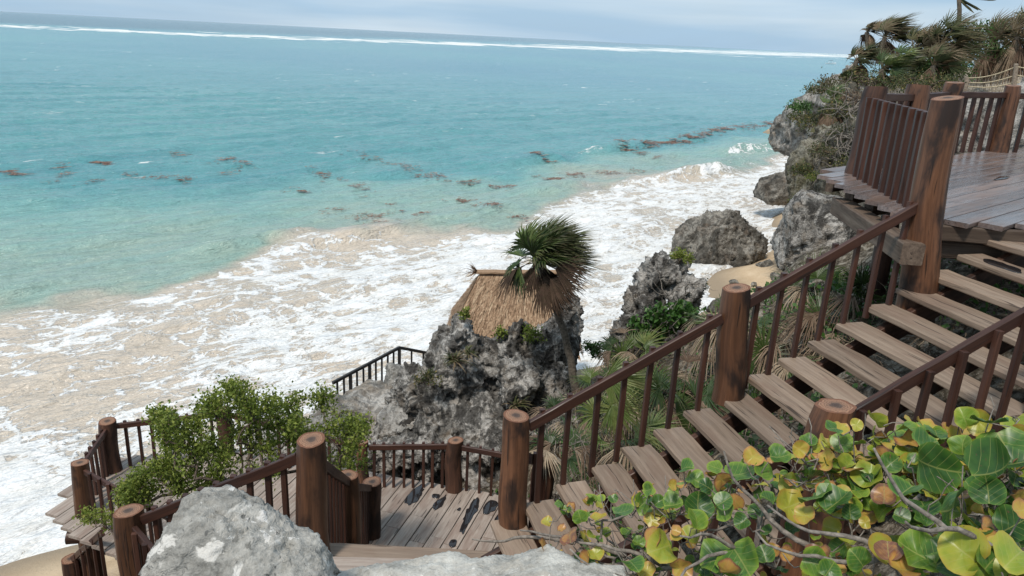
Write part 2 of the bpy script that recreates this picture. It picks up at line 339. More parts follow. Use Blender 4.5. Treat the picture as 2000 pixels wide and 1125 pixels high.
def terrmat():
    m, nt, out = newmat('sand_and_soil'); k = N(nt); p = k.n('NewGeometry').outputs['Position']; x = k.n('SeparateXYZ'); k.link(p, x.inputs[0])
    a = k.noise(p, 1.1, 6, .6); b = k.noise(p, 9, 5, .65); c3 = k.noise(p, 45, 3, .6); v = k.voro(p, 16)
    sand = k.mix(k.mrange(a.outputs[0], .35, .65), (.44, .32, .2), (.56, .43, .29))
    wet = k.mix(k.mrange(x.outputs[2], .05, .5), (.3, .235, .165), sand)
    soil = k.ramp(b.outputs[0], [(.35, (.025, .02, .014)), (.5, (.09, .075, .055)), (.58, (.2, .175, .14)), (.7, (.3, .28, .24))])
    lit = k.voro(p, 42); soil = k.mix(k.mrange(lit.outputs[0], .28, .2, 0, .7), soil, k.ramp(lit.outputs['Color'], [(0, (.05, .035, .02)), (.5, (.2, .15, .1)), (1, (.45, .42, .37))]))
    zz = k.math('ADD', x.outputs[2], k.math('MULTIPLY', a.outputs[0], 1.2))
    col = k.mix(k.mrange(zz, 1.35, 1.9, 0, 1, True), wet, soil)
    top = k.mix(k.mrange(b.outputs[0], .4, .62), (.3, .245, .18), (.5, .43, .33))
    col = k.mix(k.mrange(x.outputs[2], 9.0, 9.5, 0, .8, True), col, top)
    h = k.math('ADD', b.outputs[0], k.math('MULTIPLY', c3.outputs[0], .4))
    s = k.bsdf(col, .95, .15, k.bump(h, .7, .05)); k.link(s.outputs[0], out.inputs[0]); return m
xs = np.concatenate([np.linspace(-16, 12, 190), np.linspace(12.4, 60, 80)]); ys = np.concatenate([np.linspace(-4, 20, 160), np.linspace(20.3, 110, 150)])
GX, GY = np.meshgrid(xs, ys); GZ = ground(np.stack([GX.ravel(), GY.ravel()], 1)).reshape(GX.shape)
q = np.stack([GX.ravel(), GY.ravel(), GX.ravel()*0], 1)
rough = sst(.5, 2.5, GZ)
GZ = GZ+((fbm(q*.9, 4)*.35+ridged(q*2.2, 3)*.12-.08).reshape(GX.shape))*rough+fbm(q*.5, 2).reshape(GX.shape)*.06*(1-rough)
tag(grid_mesh('ground', GX, GY, GZ, terrmat()), kind='structure')

# ------------------------------------------------------------------ sea
EX = np.array([-60, -30, -20, -15.5, -11.5, -6.9, -.2, 4.3, 12.8, 24.4, 40, 70, 400]); EY = np.array([5, 20, 27.6, 30.9, 40.7, 44, 46.4, 56.3, 65.3, 77, 102, 150, 700])
REEF = np.array([(-1500, -150), (-454, 640), (-316, 740), (-147, 960), (195, 1640), (3241, 8196), (12000, 27000)], float)
Yr = [5.0]
while Yr[-1] < 130: Yr.append(Yr[-1]*1.0088+.02)
while Yr[-1] < 60000: Yr.append(Yr[-1]*1.021)
Yr = np.array(Yr); sN = np.linspace(-1, 1, 361)
SX = sN[None, :]*(0.86*Yr[:, None]+8); SY = np.repeat(Yr[:, None], 361, 1)
P2 = np.stack([SX.ravel(), SY.ravel(), np.zeros(SX.size)], 1)
nn = np.array([-.73, .68]); tt = np.array([.68, .73])
warp = fbm(P2*.12, 3).reshape(SX.shape); warp2 = fbm(P2*.5+9, 3).reshape(SX.shape)
d_edge = (SY-np.interp(SX, EX, EY))*.72+warp*4.2+warp2*1.1       # >0 offshore of the surf
along = SX*tt[0]+SY*tt[1]; offs = SX*nn[0]+SY*nn[1]
near = sst(130, 60, SY)
# swell and chop
ph = offs/8.5*2*PI+warp*4
amp = .5+.7*fbm(np.stack([along.ravel()*.05, offs.ravel()*.12, 0*along.ravel()], 1), 2).reshape(SX.shape)
Q = np.stack([(along*.16).ravel(), (offs*.5).ravel(), 0*along.ravel()], 1)
swell = (np.sin(ph)+.35*np.sin(2*ph+.6))*np.clip(amp, 0, 1.4)*.19
chop = fbm(Q*1.6, 4).reshape(SX.shape)*.3
shore = sst(16, 24, SY+.6*np.maximum(0, -SX-4)*0+.0*SX)
Zs = (swell+chop)*(.3+.7*shore)*sst(260, 90, SY)+.1*sst(200, 80, SY)*0
surf = sst(1.0, -2.5, d_edge)
def wave(x, y, L, w, h, foam):
    """a breaking crest lying along the shore direction"""
    global Zs, surf
    a = (SX-x)*tt[0]+(SY-y)*tt[1]; o = (SX-x)*nn[0]+(SY-y)*nn[1]-.03*a*a/max(L, 1)+warp2*.8
    prof = np.exp(-(a/L)**4)*np.where(o > 0, np.exp(-(o/(w*1.6))**2), np.exp(-(o/(w*.55))**2))
    Zs = Zs+h*prof
    surf = np.maximum(surf, foam*np.exp(-(a/L)**4)*np.exp(-((o+w*.5)/(w*.9))**2))
wave(17.2, 69.5, 4.2, 1.0, .85, 1.3); wave(12, 64.5, 5, .9, .45, .9); wave(1.6, 72, 6, 1.5, .6, .0); wave(11, 84, 6, 1.5, .65, .0)
wave(21, 76, 5, 1.3, .5, .5); wave(30, 92, 8, 1.6, .7, .5); wave(24.5, 86, 3.5, 1.2, .6, .8); wave(-13.5, 38.5, 4, .8, .45, .35); wave(-9, 40.5, 4, .9, .5, .3); wave(-3, 47.5, 5, .9, .4, .25); wave(3, 58, 4, 1.2, .5, .2)
wave(-14.5, 67, 1.6, .8, .25, .8)
# foam density inside the surf: sparse over the sand at left, dense at right and by the beach
dens = .50+.5*fbm(P2*.16+3, 3).reshape(SX.shape)+.3*sst(-6, 2, SX)*sst(20, 30, SY)+.75*np.exp(-((SY+.55*SX-8.9)/1.7)**2)*sst(-5, -8, SX)
dens = dens-.2*sst(-8, -14, SX)*sst(16, 20, SY)+.22*np.exp(-((d_edge+5)/3.0)**2)+.28*np.exp(-((d_edge+1.6)/.8)**2)*sst(-9, -13, SX)-.3*np.exp(-((d_edge+1)/1.5)**2)*sst(-12, -8, SX)*sst(2, -3, SX)-.15*sst(2, 10, SX)
dens = dens+.25*np.exp(-((SX+4)/7)**2-((SY-26)/7)**2)
foam = np.clip(surf*np.clip(dens, .12, 1.5), 0, 1.6)
# turbid sand: 1 in the surf, fading offshore, with plumes
pl = fbm(P2*.07+21, 3).reshape(SX.shape)
width = 9+5*sst(-5, -18, SX)
tone = 1-.60*sst(-2.2, 1.2, d_edge)-.40*sst(0, 1, (d_edge-1+pl*9)/(width*1.9))
tone = np.clip(tone+.12*pl*sst(8, 2, d_edge)+.3*np.exp(-((SX-9)/9)**2-((SY-67)/4)**2), 0, 1)
# breakers on the reef
Dm = np.full(SX.size, 1e9); side = np.zeros(SX.size)
for a_, b_ in zip(REEF[:-1], REEF[1:]):
    ab = b_-a_; t = np.clip(((P2[:, :2]-a_)@ab)/(ab@ab), 0, 1); r_ = P2[:, :2]-(a_+t[:, None]*ab); dd = np.linalg.norm(r_, axis=1)
    s_ = np.sign(ab[0]*(P2[:, 1]-a_[1])-ab[1]*(P2[:, 0]-a_[0])); u_ = dd < Dm; Dm = np.where(u_, dd, Dm); side = np.where(u_, s_, side)
Dm = Dm.reshape(SX.shape); side = side.reshape(SX.shape); rg = np.hypot(SX, SY)
rs = side*Dm/rg                                             # signed distance from the reef relative to range
LQ = np.stack([np.log(rg).ravel()*16, (np.arctan2(SX, SY)*9).ravel(), 0*rg.ravel()], 1)
ln = fbm(LQ, 4).reshape(SX.shape); ln2 = fbm(LQ*np.array([3, 2.2, 1])+5, 3).reshape(SX.shape)
reef = np.clip(1.25-np.abs(rs+.055+ln*.16)/.1+ln2*2.6, 0, 1.3)*(SY > 250)
reef = np.maximum(reef, np.clip(.75-np.abs(rs-.2+ln*.12)/.05+ln2*1.6-.3, 0, 1)*(SY > 250)*.5)
deep = sst(.02, .3, rs)*(SY > 250)
blue = np.clip(sst(70, 260, SY)*(.5+1.1*fbm(P2*.006+2, 3).reshape(SX.shape)+.25*np.exp(-((SX/SY)-.02)**2/.05)), 0, 1)
caps = np.clip((fbm(np.stack([(along*.12).ravel(), (offs*.42).ravel(), 0*along.ravel()], 1), 3)-.46)*9, 0, 1).reshape(SX.shape)*sst(6, 16, d_edge)*sst(420, 200, SY)
def seamat():
    m, nt, out = newmat('tropical_sea_water'); k = N(nt); p = k.n('NewGeometry').outputs['Position']; A = lambda n_: k.attr(n_).outputs['Fac']
    pr = k.mapping(p, (1, 1, 0), (0, 0, 0), (0, 0, -math.radians(47)))           # x runs along the shore
    n1 = k.noise(p, .03, 5, .6); n2 = k.noise(k.mapping(pr, (.10, .45, 0)), 1, 5, .6)
    open_ = k.mix(k.mrange(n1.outputs[0], .35, .65), (.088, .285, .305), (.14, .35, .355))
    open_ = k.mix(k.math('MULTIPLY', A('blue'), .75), open_, (.075, .225, .31))
    open_ = k.mix(k.mrange(n2.outputs[0], .48, .66, 0, .5), open_, (.06, .25, .27))
    n5 = k.noise(k.mapping(pr, (.03, .2, 0), (9, 2, 0)), 1, 6, .7); open_ = k.mix(k.mrange(n5.outputs[0], .5, .66, 0, .45), open_, (.05, .215, .26))  # both dark mixes put the wave shading of the chop into the colour
    open_ = k.mix(A('deep'), open_, (.035, .125, .165))
    tone = A('tone'); n3 = k.noise(k.mapping(pr, (.35, 1.1, 0)), 1, 5, .62, .5)
    tn = k.math('ADD', tone, k.math('MULTIPLY', k.math('SUBTRACT', n3.outputs[0], .5), k.math('MULTIPLY', k.mrange(tone, .02, .2), .35)), clamp=True)
    shallow = k.ramp(tn, [(.02, (.14, .35, .35)), (.25, (.23, .4, .36)), (.48, (.32, .4, .33)), (.66, (.42, .405, .335)), (.85, (.53, .465, .375)), (1, (.61, .52, .42))])
    col = k.mix(k.mrange(tone, .0, .22, 0, 1, True), open_, shallow)
    # weed litter drifting in the turbid water
    wl = k.noise(k.mapping(pr, (1.3, 3.4, 0), (4, 8, 0)), 1, 5, .7, .8); wl2 = k.noise(p, .35, 3)
    wm = k.math('MULTIPLY', k.mrange(wl.outputs[0], .6, .68, 0, 1, True), k.math('MULTIPLY', k.mrange(wl2.outputs[0], .42, .6), k.mrange(tone, .25, .6)))
    col = k.mix(k.math('MULTIPLY', wm, .4), col, (.15, .11, .075))
    # foam lace
    wv = k.mix(1, p, k.mix(1, k.noise(p, .8, 4, .55).outputs['Color'], (.5, .5, .5), 'SUBTRACT'), 'ADD')
    wv2 = k.mix(.45, p, k.mix(1, k.noise(p, 2.4, 3, .55).outputs['Color'], (.5, .5, .5), 'SUBTRACT'), 'ADD')
    ps = k.mapping(wv, (.62, .62, 0), (0, 0, 0), (0, 0, -.4)); ps2 = k.mapping(wv2, (1.9, 2.3, 0), (0, 0, 0), (0, 0, -.3)); ps3 = k.mapping(wv2, (5.5, 7, 0))
    e1 = k.voro(ps, 1, 'DISTANCE_TO_EDGE').outputs[0]; e2 = k.voro(ps2, 1, 'DISTANCE_TO_EDGE').outputs[0]; e3 = k.voro(ps3, 1, 'DISTANCE_TO_EDGE').outputs[0]
    F = A('foam'); fn = k.noise(k.mapping(pr, (.55, 1.5, 0), (2, 2, 0)), 1, 6, .68, .6)
    G = k.math('ADD', F, k.math('MULTIPLY', k.math('SUBTRACT', fn.outputs[0], .5), k.math('MULTIPLY', k.mrange(F, .02, .3), 1.9)))
    def rdg(vec, sc, loc, dist): return k.math('MULTIPLY', k.math('ABSOLUTE', k.math('SUBTRACT', k.noise(k.mapping(vec, sc, loc), 1, 4, .55, dist).outputs[0], .5)), 1.6)
    q1 = rdg(pr, (.32, .5, 0), (1, 7, 0), 1.2); q2 = rdg(pr, (.9, 1.5, 0), (5, 2, 0), 1.0); q3 = rdg(pr, (2.6, 4.6, 0), (9, 4, 0), .8)
    def lace(e, k1, k0, soft):
        th = k.math('SUBTRACT', k.math('MULTIPLY', G, k1), k0); return k.mrange(k.math('SUBTRACT', th, e), 0, soft, 0, 1, True)
    l1 = k.math('MAXIMUM', lace(k.math('ADD', k.math('MULTIPLY', e1, .75), k.math('MULTIPLY', q3, .3)), .245, .03, .035), lace(q1, .09, .015, .03)); l2 = k.math('MAXIMUM', lace(k.math('ADD', k.math('MULTIPLY', e2, .6), k.math('MULTIPLY', q3, .4)), .26, .08, .045), lace(q2, .15, .055, .04)); l3 = lace(q3, .22, .10, .07)
    fo = k.math('MAXIMUM', l1, k.math('MAXIMUM', k.math('MULTIPLY', l2, .85), k.math('MULTIPLY', l3, .7)))
    veil = k.mrange(G, .7, 1.5, 0, .65, True); fo = k.math('MAXIMUM', fo, veil); fo = k.math('MULTIPLY', fo, k.mrange(F, .02, .14))
    fl = k.noise(k.mapping(pr, (.16, .75, 0), (3, 1, 0)), 1, 3, .65, .6); fl2 = k.noise(p, .02, 3); fo = k.math('MAXIMUM', fo, k.math('MULTIPLY', k.mrange(k.math('ADD', fl.outputs[0], k.math('MULTIPLY', k.math('SUBTRACT', fl2.outputs[0], .5), .12)), .70, .735, 0, .85), k.math('SUBTRACT', 1, k.mrange(tone, .0, .25))))
    cp = k.noise(k.mapping(pr, (.9, 3.5, 0)), 1, 4, .7, 1); fo = k.math('MAXIMUM', fo, k.math('MULTIPLY', A('caps'), k.mrange(cp.outputs[0], .5, .6)))
    rn_ = k.noise(k.mapping(p, (.02, .02, 0)), 1, 6, .75); fo = k.math('MAXIMUM', fo, k.mrange(k.math('MULTIPLY', A('reef'), k.mrange(rn_.outputs[0], .3, .55, .35, 1.25)), .35, .8, 0, .95, True))
    fc = k.mix(k.mrange(fn.outputs[0], .3, .7), (.70, .68, .63), (.84, .85, .86))
    col = k.mix(fo, col, fc)
    b1 = k.noise(k.mapping(pr, (.5, 1.5, .0)), 1, 5, .62, .3); b2 = k.noise(k.mapping(pr, (2.2, 5.5, 0)), 1, 4, .6, .2); b3 = k.noise(k.mapping(pr, (.06, .2, 0)), 1, 4, .65)
    h = k.math('ADD', k.math('MULTIPLY', b1.outputs[0], .55), k.math('ADD', k.math('MULTIPLY', b2.outputs[0], .16), k.math('MULTIPLY', b3.outputs[0], 1.6)))
    h = k.math('ADD', h, k.math('MULTIPLY', fo, .035))
    r = k.mrange(fo, 0, 1, .16, .8)
    s = k.bsdf(col, r, .42, k.bump(h, 1.0, 1.0)); k.link(s.outputs[0], out.inputs[0]); return m
tag(grid_mesh('sea', SX, SY, Zs, seamat(), dict(foam=foam, tone=tone, reef=reef, deep=deep, blue=blue, caps=caps)), kind='structure')
# drifting sargassum: flakes in trails on the water
def weed(name, px, w, n, label):
    mb = MB(); pts = [at(x, y, 0) for x, y in px]
    for _ in range(int(n*5)):
        i = random.randrange(len(pts)-1); t = random.random(); c = pts[i].lerp(pts[i+1], t)
        c = c+Vector((random.gauss(0, w*.9), random.gauss(0, w*1.5), 0)); 
        j = fbm(np.array([[c.x*.5, c.y*.5, 3.]]), 2)[0]
        if j < -.02: continue
        D = (c-CAM).length; s = random.uniform(.4, 1.3)*D*.0013; a = random.gauss(.8, .5); dx = Vector((math.cos(a), math.sin(a), 0))*s*random.uniform(1, 4.5); dy = Vector((-math.sin(a), math.cos(a), 0))*s*random.uniform(.5, 1.3)
        zz = np.abs(SY[:, 0]-c.y).argmin(); xx = np.abs(SX[zz]-c.x).argmin(); c.z = Zs[zz, xx]+.05+D*.0006
        vs = []; m_ = 6
        for q in range(m_):
            an = 2*PI*q/m_; rr = random.uniform(.45, 1.15); vs.append(c+dx*(math.cos(an)*rr)+dy*(math.sin(an)*rr)+Vector((0, 0, random.uniform(-.01, .03))))
        mb.add(vs, [list(range(m_))], [(0, 0, 0)]*m_, random.random())
    tag(mb.build(name, M_weed, off=tuple(pts[0])), label, 'seaweed', None, 'stuff')
weed('floating_seaweed', [(1215, 288), (1260, 282), (1300, 280), (1335, 275), (1360, 268), (1405, 255), (1450, 250), (1520, 240)], .8, 800, 'long brown seaweed raft along the swell near the headland')
weed('floating_seaweed', [(1215, 290), (1250, 300), (1280, 310)], .5, 90, 'brown seaweed tail below the near end of the long raft')
weed('floating_seaweed', [(870, 385), (910, 395), (950, 408), (1000, 418), (1025, 425)], .3, 110, 'thin brown seaweed streak running toward the palm crown')
weed('floating_seaweed', [(765, 400), (790, 412), (830, 430)], .22, 90, 'small brown seaweed clump left of the palm crown')
weed('floating_seaweed', [(565, 372), (590, 378), (625, 384)], .22, 110, 'reddish seaweed patch alone in open turquoise water')
weed('floating_seaweed', [(610, 330), (640, 345), (680, 360), (720, 383)], .35, 80, 'loose dotted seaweed line right of the reddish patch')
weed('floating_seaweed', [(1040, 310), (1085, 320)], .4, 60, 'seaweed caught on a swell crest right of centre')
weed('floating_seaweed', [(1050, 345), (1075, 350), (1090, 358)], .4, 90, 'compact seaweed clump below the swell crest')
weed('floating_seaweed', [(880, 352), (940, 362), (1010, 372)], .4, 90, 'faint seaweed strand left of the compact clump')
weed('floating_seaweed', [(700, 300), (760, 320), (830, 340), (870, 350)], .6, 90, 'sparse seaweed freckles in the middle of the turquoise water')
weed('floating_seaweed', [(1100, 345), (1180, 338), (1260, 330)], .5, 90, 'seaweed line below the raft tail by the breaking wave')
weed('floating_seaweed', [(640, 410), (720, 425), (800, 432), (690, 440)], .5, 100, 'seaweed freckles along the edge of the surf left of the palm')
weed('floating_seaweed', [(10, 335), (50, 345)], .3, 40, 'seaweed wisp at the far left of the water')
weed('floating_seaweed', [(120, 320), (128, 345), (122, 358), (175, 352), (200, 350)], .3, 70, 'hook shaped seaweed wisp at left')
weed('floating_seaweed', [(180, 314), (215, 322)], .22, 36, 'short seaweed streak above the hook shaped wisp')
weed('floating_seaweed', [(245, 340), (330, 350), (370, 355)], .35, 45, 'thin scattered seaweed strand left of centre')
weed('floating_seaweed', [(340, 295), (380, 318)], .3, 36, 'faint seaweed strand farthest out at left')
weed('floating_seaweed', [(430, 320), (450, 312), (490, 325), (425, 345)], .4, 60, 'seaweed tangle between the far strand and reddish patch')
# ------------------------------------------------------------------ wooden stairs, decks and railings
def V(*a): return Vector(a)
Z = Vector((0, 0, 1))
TH = math.radians(16.0); RUN = .311; RISE = .165
SO = Vector((-.0673, 6.0755, 6.675)); SU = Vector((math.cos(TH), math.sin(TH), 0)); SV = Vector((math.sin(TH), -math.cos(TH), 0))
def st(u, v, z): return SO+SU*u+SV*v+Vector((0, 0, z))                 # main stair frame, z above first tread
def nose(u): return u/RUN*RISE
WID = 1.95
t = thing('wooden_staircase', st(0, 1, 0), 'open wooden staircase of weathered treads rising from the landing to the upper deck', 'staircase')
TR = []
for i in range(17):
    L = WID+random.uniform(-.04, .05); sk = random.uniform(-.02, .02); mb = MB()
    u = i*RUN+.145; z = i*RISE
    mb.board(st(u+sk, random.uniform(-.03, .02), z-.03), st(u-sk, L, z-.03), .31+random.uniform(-.012, .012), .064, ch=.012, seg=9, jit=.005); TR.append(mb.build('tread', M_tread, t))
for v in (.2, 1.02, 1.82):
    mb = MB(); mb.board(st(-.1, v, -.34), st(5.3, v, nose(5.3)-.29), .07, .22, ch=.008, seg=5); mb.build('stringer', M_logdark, t)
for i in range(17):
    for v in (.14, 1.02, 1.84):
        mb = MB(); u = i*RUN+.20+random.uniform(-.02, .02); mb.board(st(u, v, i*RISE-.27), st(u, v, i*RISE-.06), .11, .085, up=SU, ch=.006, seg=2); mb.build('riser_block', M_beam, TR[i], off=t['_base'])

def baluster(par, top, bot, w=.047, mat=None, fwd=None):
    mb = MB(); d = fwd if fwd is not None else Vector((0, 1, 0))
    mb.board(bot, top, w*random.uniform(.92, 1.1), w*random.uniform(.92, 1.1), up=d, ch=.006, seg=3, jit=.0025); return mb.build('baluster', mat or M_rail, par)
def handrail(par, a, b, w=.05, h=.10):
    mb = MB(); mb.board(a, b, w, h, ch=.008, seg=8, jit=.003); return mb.build('handrail', M_rail, par)
def post(par, p0, p1, r0, r1, mat=None, facet=0, wob=.05, flare=0):
    mb = MB(); n = 48 if r0 > .1 else 20
    mb.log(p0, p1, r0, r1, n=n, seg=12, wob=wob, flare=flare, facet=facet); return mb.build('log_post', [mat or M_log, M_cap], par, smooth=True)
def run(par, a, b, n, bot, side, t0=.06, t1=.94, poke=.02, w=.047):
    """handrail a>b (rail centre), n balusters fixed on the given side; bot(t) is the foot height"""
    a = Vector(a); b = Vector(b); d = (b-a).normalized(); handrail(par, a, b)
    for i in range(n):
        q = t0+(t1-t0)*(i/(n-1) if n > 1 else .5)+random.uniform(-.008, .008); p = a.lerp(b, q)+side*.047
        f = bot(q); baluster(par, Vector((p.x, p.y, p.z+.05+poke)), Vector((p.x+random.uniform(-.008, .008), p.y, f)), w, fwd=side)

# railing on the seaward side of the main stair
t = thing('stair_railing', st(.16, .06, -.16), 'dark railing with three log posts along the seaward edge of the long staircase', 'railing')
post(t, st(.2, .06, -.165), st(.16, .06, 1.12), .135, .122, wob=.035, flare=.0)
post(t, st(2.27, .05, 1.10), st(2.18, .05, 2.24), .152, .127, wob=.05)
post(t, st(4.30, .02, 1.72), st(4.07, .05, 3.99), .165, .14, M_log, wob=.06, flare=.03)
def lr(u): return st(u, .06, nose(u)+.855)
run(t, lr(.27), lr(2.08), 7, lambda q: (SO.z+nose(.27+1.81*q)-.11), -SV, .075, .94)
run(t, lr(2.30), lr(4.04), 7, lambda q: (SO.z+nose(2.30+1.74*q)-.11), -SV, .09, .95)
# railing on the landward side
t = thing('stair_railing', st(1.85, 1.98, .8), 'near railing with cut log posts on the landward edge of the long staircase', 'railing')
post(t, st(-.12, 1.97, -.3), st(-.12, 1.97, .92), .13, .12)
post(t, st(1.84, 1.97, .65), st(1.84, 1.97, 2.05), .15, .135, M_log, facet=.04)
post(t, st(4.0, 1.97, 1.8), st(4.0, 1.97, 3.2), .15, .135, M_log)
def rr(u): return st(u, 1.94, nose(u)+.87)
run(t, rr(0), rr(1.72), 6, lambda q: SO.z+nose(1.72*q)-.12, SV, .1, .93, -.015)
run(t, rr(1.96), rr(3.9), 8, lambda q: SO.z+nose(1.96+1.94*q)-.12, SV, .06, .95, -.015)

# upper deck
UZ = EYE-1.52
t = thing('upper_deck', V(5, 9, UZ), 'damp plank viewing deck on heavy beams at the top of the stairs', 'deck')
poly = [V(3.94, 7.62, UZ), V(4.02, 10.16, UZ), V(5.6, 11.9, UZ), V(9.4, 14.4, UZ), V(13.5, 14.0, UZ), V(13.5, 7.4, UZ), V(5.35, 7.42, UZ), V(4.6, 7.36, UZ), V(4.25, 7.44, UZ)]
def clip_line(poly, o, d):
    """range of t where o + d t lies inside the convex-ish polygon"""
    ts = []
    nrm = Vector((-d.y, d.x, 0))
    for a, b in zip(poly, poly[1:]+poly[:1]):
        da = (a-o).dot(nrm); db = (b-o).dot(nrm)
        if (da < 0) != (db < 0): ts.append((a.lerp(b, da/(da-db))-o).dot(d))
    return (min(ts), max(ts)) if len(ts) > 1 else None
def decking(par, poly, ang, w, gap, mat, z, th=.05, split=0, lip=.03):
    d = Vector((math.cos(ang), math.sin(ang), 0)); nrm = Vector((-d.y, d.x, 0)); mb = MB(); c = poly[0]
    q = [(p-c).dot(nrm) for p in poly]; y = min(q)+w*.5
    while y < max(q):
        r = clip_line(poly, c+nrm*y, d)
        if r and r[1]-r[0] > .1:
            cuts = [r[0]-random.uniform(0, lip), r[1]+random.uniform(0, lip)]
            if split and r[1]-r[0] > split*.6:
                cuts = [cuts[0]]+sorted(random.uniform(.2, .8)*(r[1]-r[0])+r[0] for _ in range(1))+[cuts[1]]
            for a, b in zip(cuts[:-1], cuts[1:]):
                p0 = c+nrm*y+d*(a+.002); p1 = c+nrm*y+d*(b-.004); dz = random.uniform(-.003, .003)
                mb.board(Vector((p0.x, p0.y, z-th/2+dz)), Vector((p1.x, p1.y, z-th/2+dz)), w-gap, th, ch=.006, seg=6, jit=.0015)
        y += w
    return mb.build('planking', mat, par)
decking(t, poly, math.radians(41), .235, .012, M_wet, UZ, .05)
def beam(par, a, b, w, h, mat=None, name='beam'):
    mb = MB(); mb.board(a, b, w, h, ch=.012, seg=4, jit=.004); return mb.build(name, mat or M_beam, par)
beam(t, V(4.2, 7.47, UZ-.055-.08), V(5.4, 7.36, UZ-.055-.08), .07, .16)
beam(t, V(4.1, 7.60, UZ-.33), V(5.3, 7.48, UZ-.33), .10, .17)
beam(t, atd(1783, 497, 6.98), atd(1640, 402, 9.5), .21, .21)
for px_, py_, Yo in ((1700, 408, 8.6), (1662, 385, 9.4), (1625, 362, 10.0)):
    p = at(px_, py_, 9.27); beam(t, p+V(-.05, -.05, 0), p+V(1.6, 1.4, 0), .11, .17)
for x, y in ((4.95, 9.9), (6.2, 8.2), (8, 8.2), (7.5, 11.5)):
    mb = MB(); mb.log(V(x, y, gz(x, y)-.5), V(x, y, UZ-.16), .13, .12, seg=5); mb.build('support_post', [M_logdark, M_cap], t, smooth=True)
# short dense railing of the upper deck
t = thing('deck_railing', V(4.3, 9, UZ), 'short dense railing of black balusters at the seaward corner of the upper deck', 'railing')
pA = at(1702, 186, 10.5); a = Vector((4.13, 7.75, UZ+1.0)); b = Vector((4.42, 10.02, UZ+1.02))
post(t, V(4.56, 10.25, UZ-.02), V(4.62, 10.28, UZ+1.13), .15, .145, M_logdark)
run(t, a+V(.05, 0, -.06), b+V(.05, 0, -.06), 11, lambda q: UZ-.002, V(-1, .12, 0), .03, .97, .0, .062)
# far railing of the upper deck
t = thing('deck_railing', V(7, 12.5, UZ), 'far railing of the upper deck with thick brown log posts against scrub', 'railing')
def ptop(x, y, Y): return atd(x, y, Y)
tops = [ptop(1797, 166, 11.4), ptop(1864, 161, 12.9), ptop(1977, 167, 13.75), V(11.4, 13.4, UZ+1.12)]
for i, p in enumerate(tops):
    q = Vector((p.x, p.y, UZ-.02)); post(t, q, p, (.165, .15, .16, .16)[i], (.16, .145, .125, .14)[i], M_log if i == 2 else None, flare=.03 if i == 2 else 0)
pc = V(4.62, 10.28, UZ+1.0)
prev = pc
for i, p in enumerate(tops):
    e = Vector((p.x, p.y, UZ+.97)); d = (e-prev).normalized(); sd_ = Vector((-d.y, d.x, 0))
    n_ = max(3, int((e-prev).length/.27))
    run(t, prev+d*.13, e-d*.13, n_, lambda q: UZ-.002, sd_, .08, .95, .0, .06); prev = e
# puddles
def puddle(name, px, z, label, group=None):
    pts = [at(x, y, z) for x, y in px]; c = sum(pts, Vector())/len(pts); mb = MB(); ring = []
    n = len(pts)
    for i in range(n):
        for j in range(5):
            s = j/5; p0, p1, p2, p3 = pts[i-1], pts[i], pts[(i+1) % n], pts[(i+2) % n]
            q = .5*((2*p1)+(p2-p0)*s+(2*p0-5*p1+4*p2-p3)*s*s+(3*p1-p0-3*p2+p3)*s**3)
            ring.append(q+(q-c)*(.3*pn([[q.x*11, q.y*11, 1.5]])[0]))
    m_ = len(ring); up = [q+V(0, 0, .004) for q in ring]
    inn = [c.lerp(q, .93)+V(0, 0, .006) for q in ring]
    fs = [[i, (i+1) % m_, m_+(i+1) % m_, m_+i] for i in range(m_)]+[[m_+i, m_+(i+1) % m_, 2*m_+(i+1) % m_, 2*m_+i] for i in range(m_)]+[list(range(2*m_, 3*m_))]
    mb.add(ring+up+inn, fs, [(0, 0, 0)]*(3*m_), .5)
    return tag(mb.build(name, M_puddle, off=tuple(c), smooth=True), label, 'puddle', group)

# landing between the flights
LZ = SO.z-.165
t = thing('stair_landing', V(-.7, 5.3, LZ), 'grey plank landing at the foot of the long staircase beside the boulder', 'landing')
decking(t, [V(-1.62, 4.3, LZ), V(.62, 4.3, LZ), V(.62, 5.0, LZ), V(.2, 5.82, LZ), V(-1.62, 5.78, LZ)], math.radians(2), .29, .012, M_deck, LZ, .055)
beam(t, V(-1.6, 5.70, LZ-.17), V(.15, 5.74, LZ-.17), .08, .2)
beam(t, V(-1.6, 4.45, LZ-.17), V(.5, 4.45, LZ-.17), .08, .2)
# flight down to the lower deck
DZ = 3.35
t = thing('wooden_staircase', V(-.8, 8, 5), 'second wooden flight dropping away from the landing to the lower deck', 'staircase')
NS = 18; rz = (LZ-DZ)/(NS+1); y0, y1 = 5.86, 9.75
for i in range(NS):
    f = i/(NS-1); y = y0+.1+(y1-y0-.2)*f; z = LZ-rz*(i+1); xl = -1.66-.22*f; xr = .18+.45*f*.9
    mb = MB(); mb.board(V(xl, y+.01, z-.03), V(xr, y-.01, z-.03), .235, .05, ch=.008, seg=6, jit=.003); mb.build('tread', M_tread, t)
for a, b in ((-1.5, -1.72), (-.7, -.65), (.1, .42)):
    beam(t, V(a, y0-.1, LZ-.42), V(b, y1, DZ+.0), .07, .22, M_logdark, 'stringer')
t = thing('stair_railing', V(-1.8, 8, 5), 'railing of cut log posts stepping down from the landing to the puddled deck', 'railing')
P607 = atd(607, 858, 5.86); P682 = atd(682, 927, 8.0); P725 = at(725, 941, DZ+.98)
post(t, V(P607.x+.03, P607.y, LZ-.9), P607, .15, .128, M_log, wob=.06, flare=.06)
post(t, V(P682.x, P682.y, P682.z-1.6), P682, .14, .125, M_log)
post(t, V(P725.x-.02, P725.y, DZ), P725, .155, .15, M_logdark, wob=.07)
def dn(p, dz): return Vector((p.x, p.y, p.z-dz))
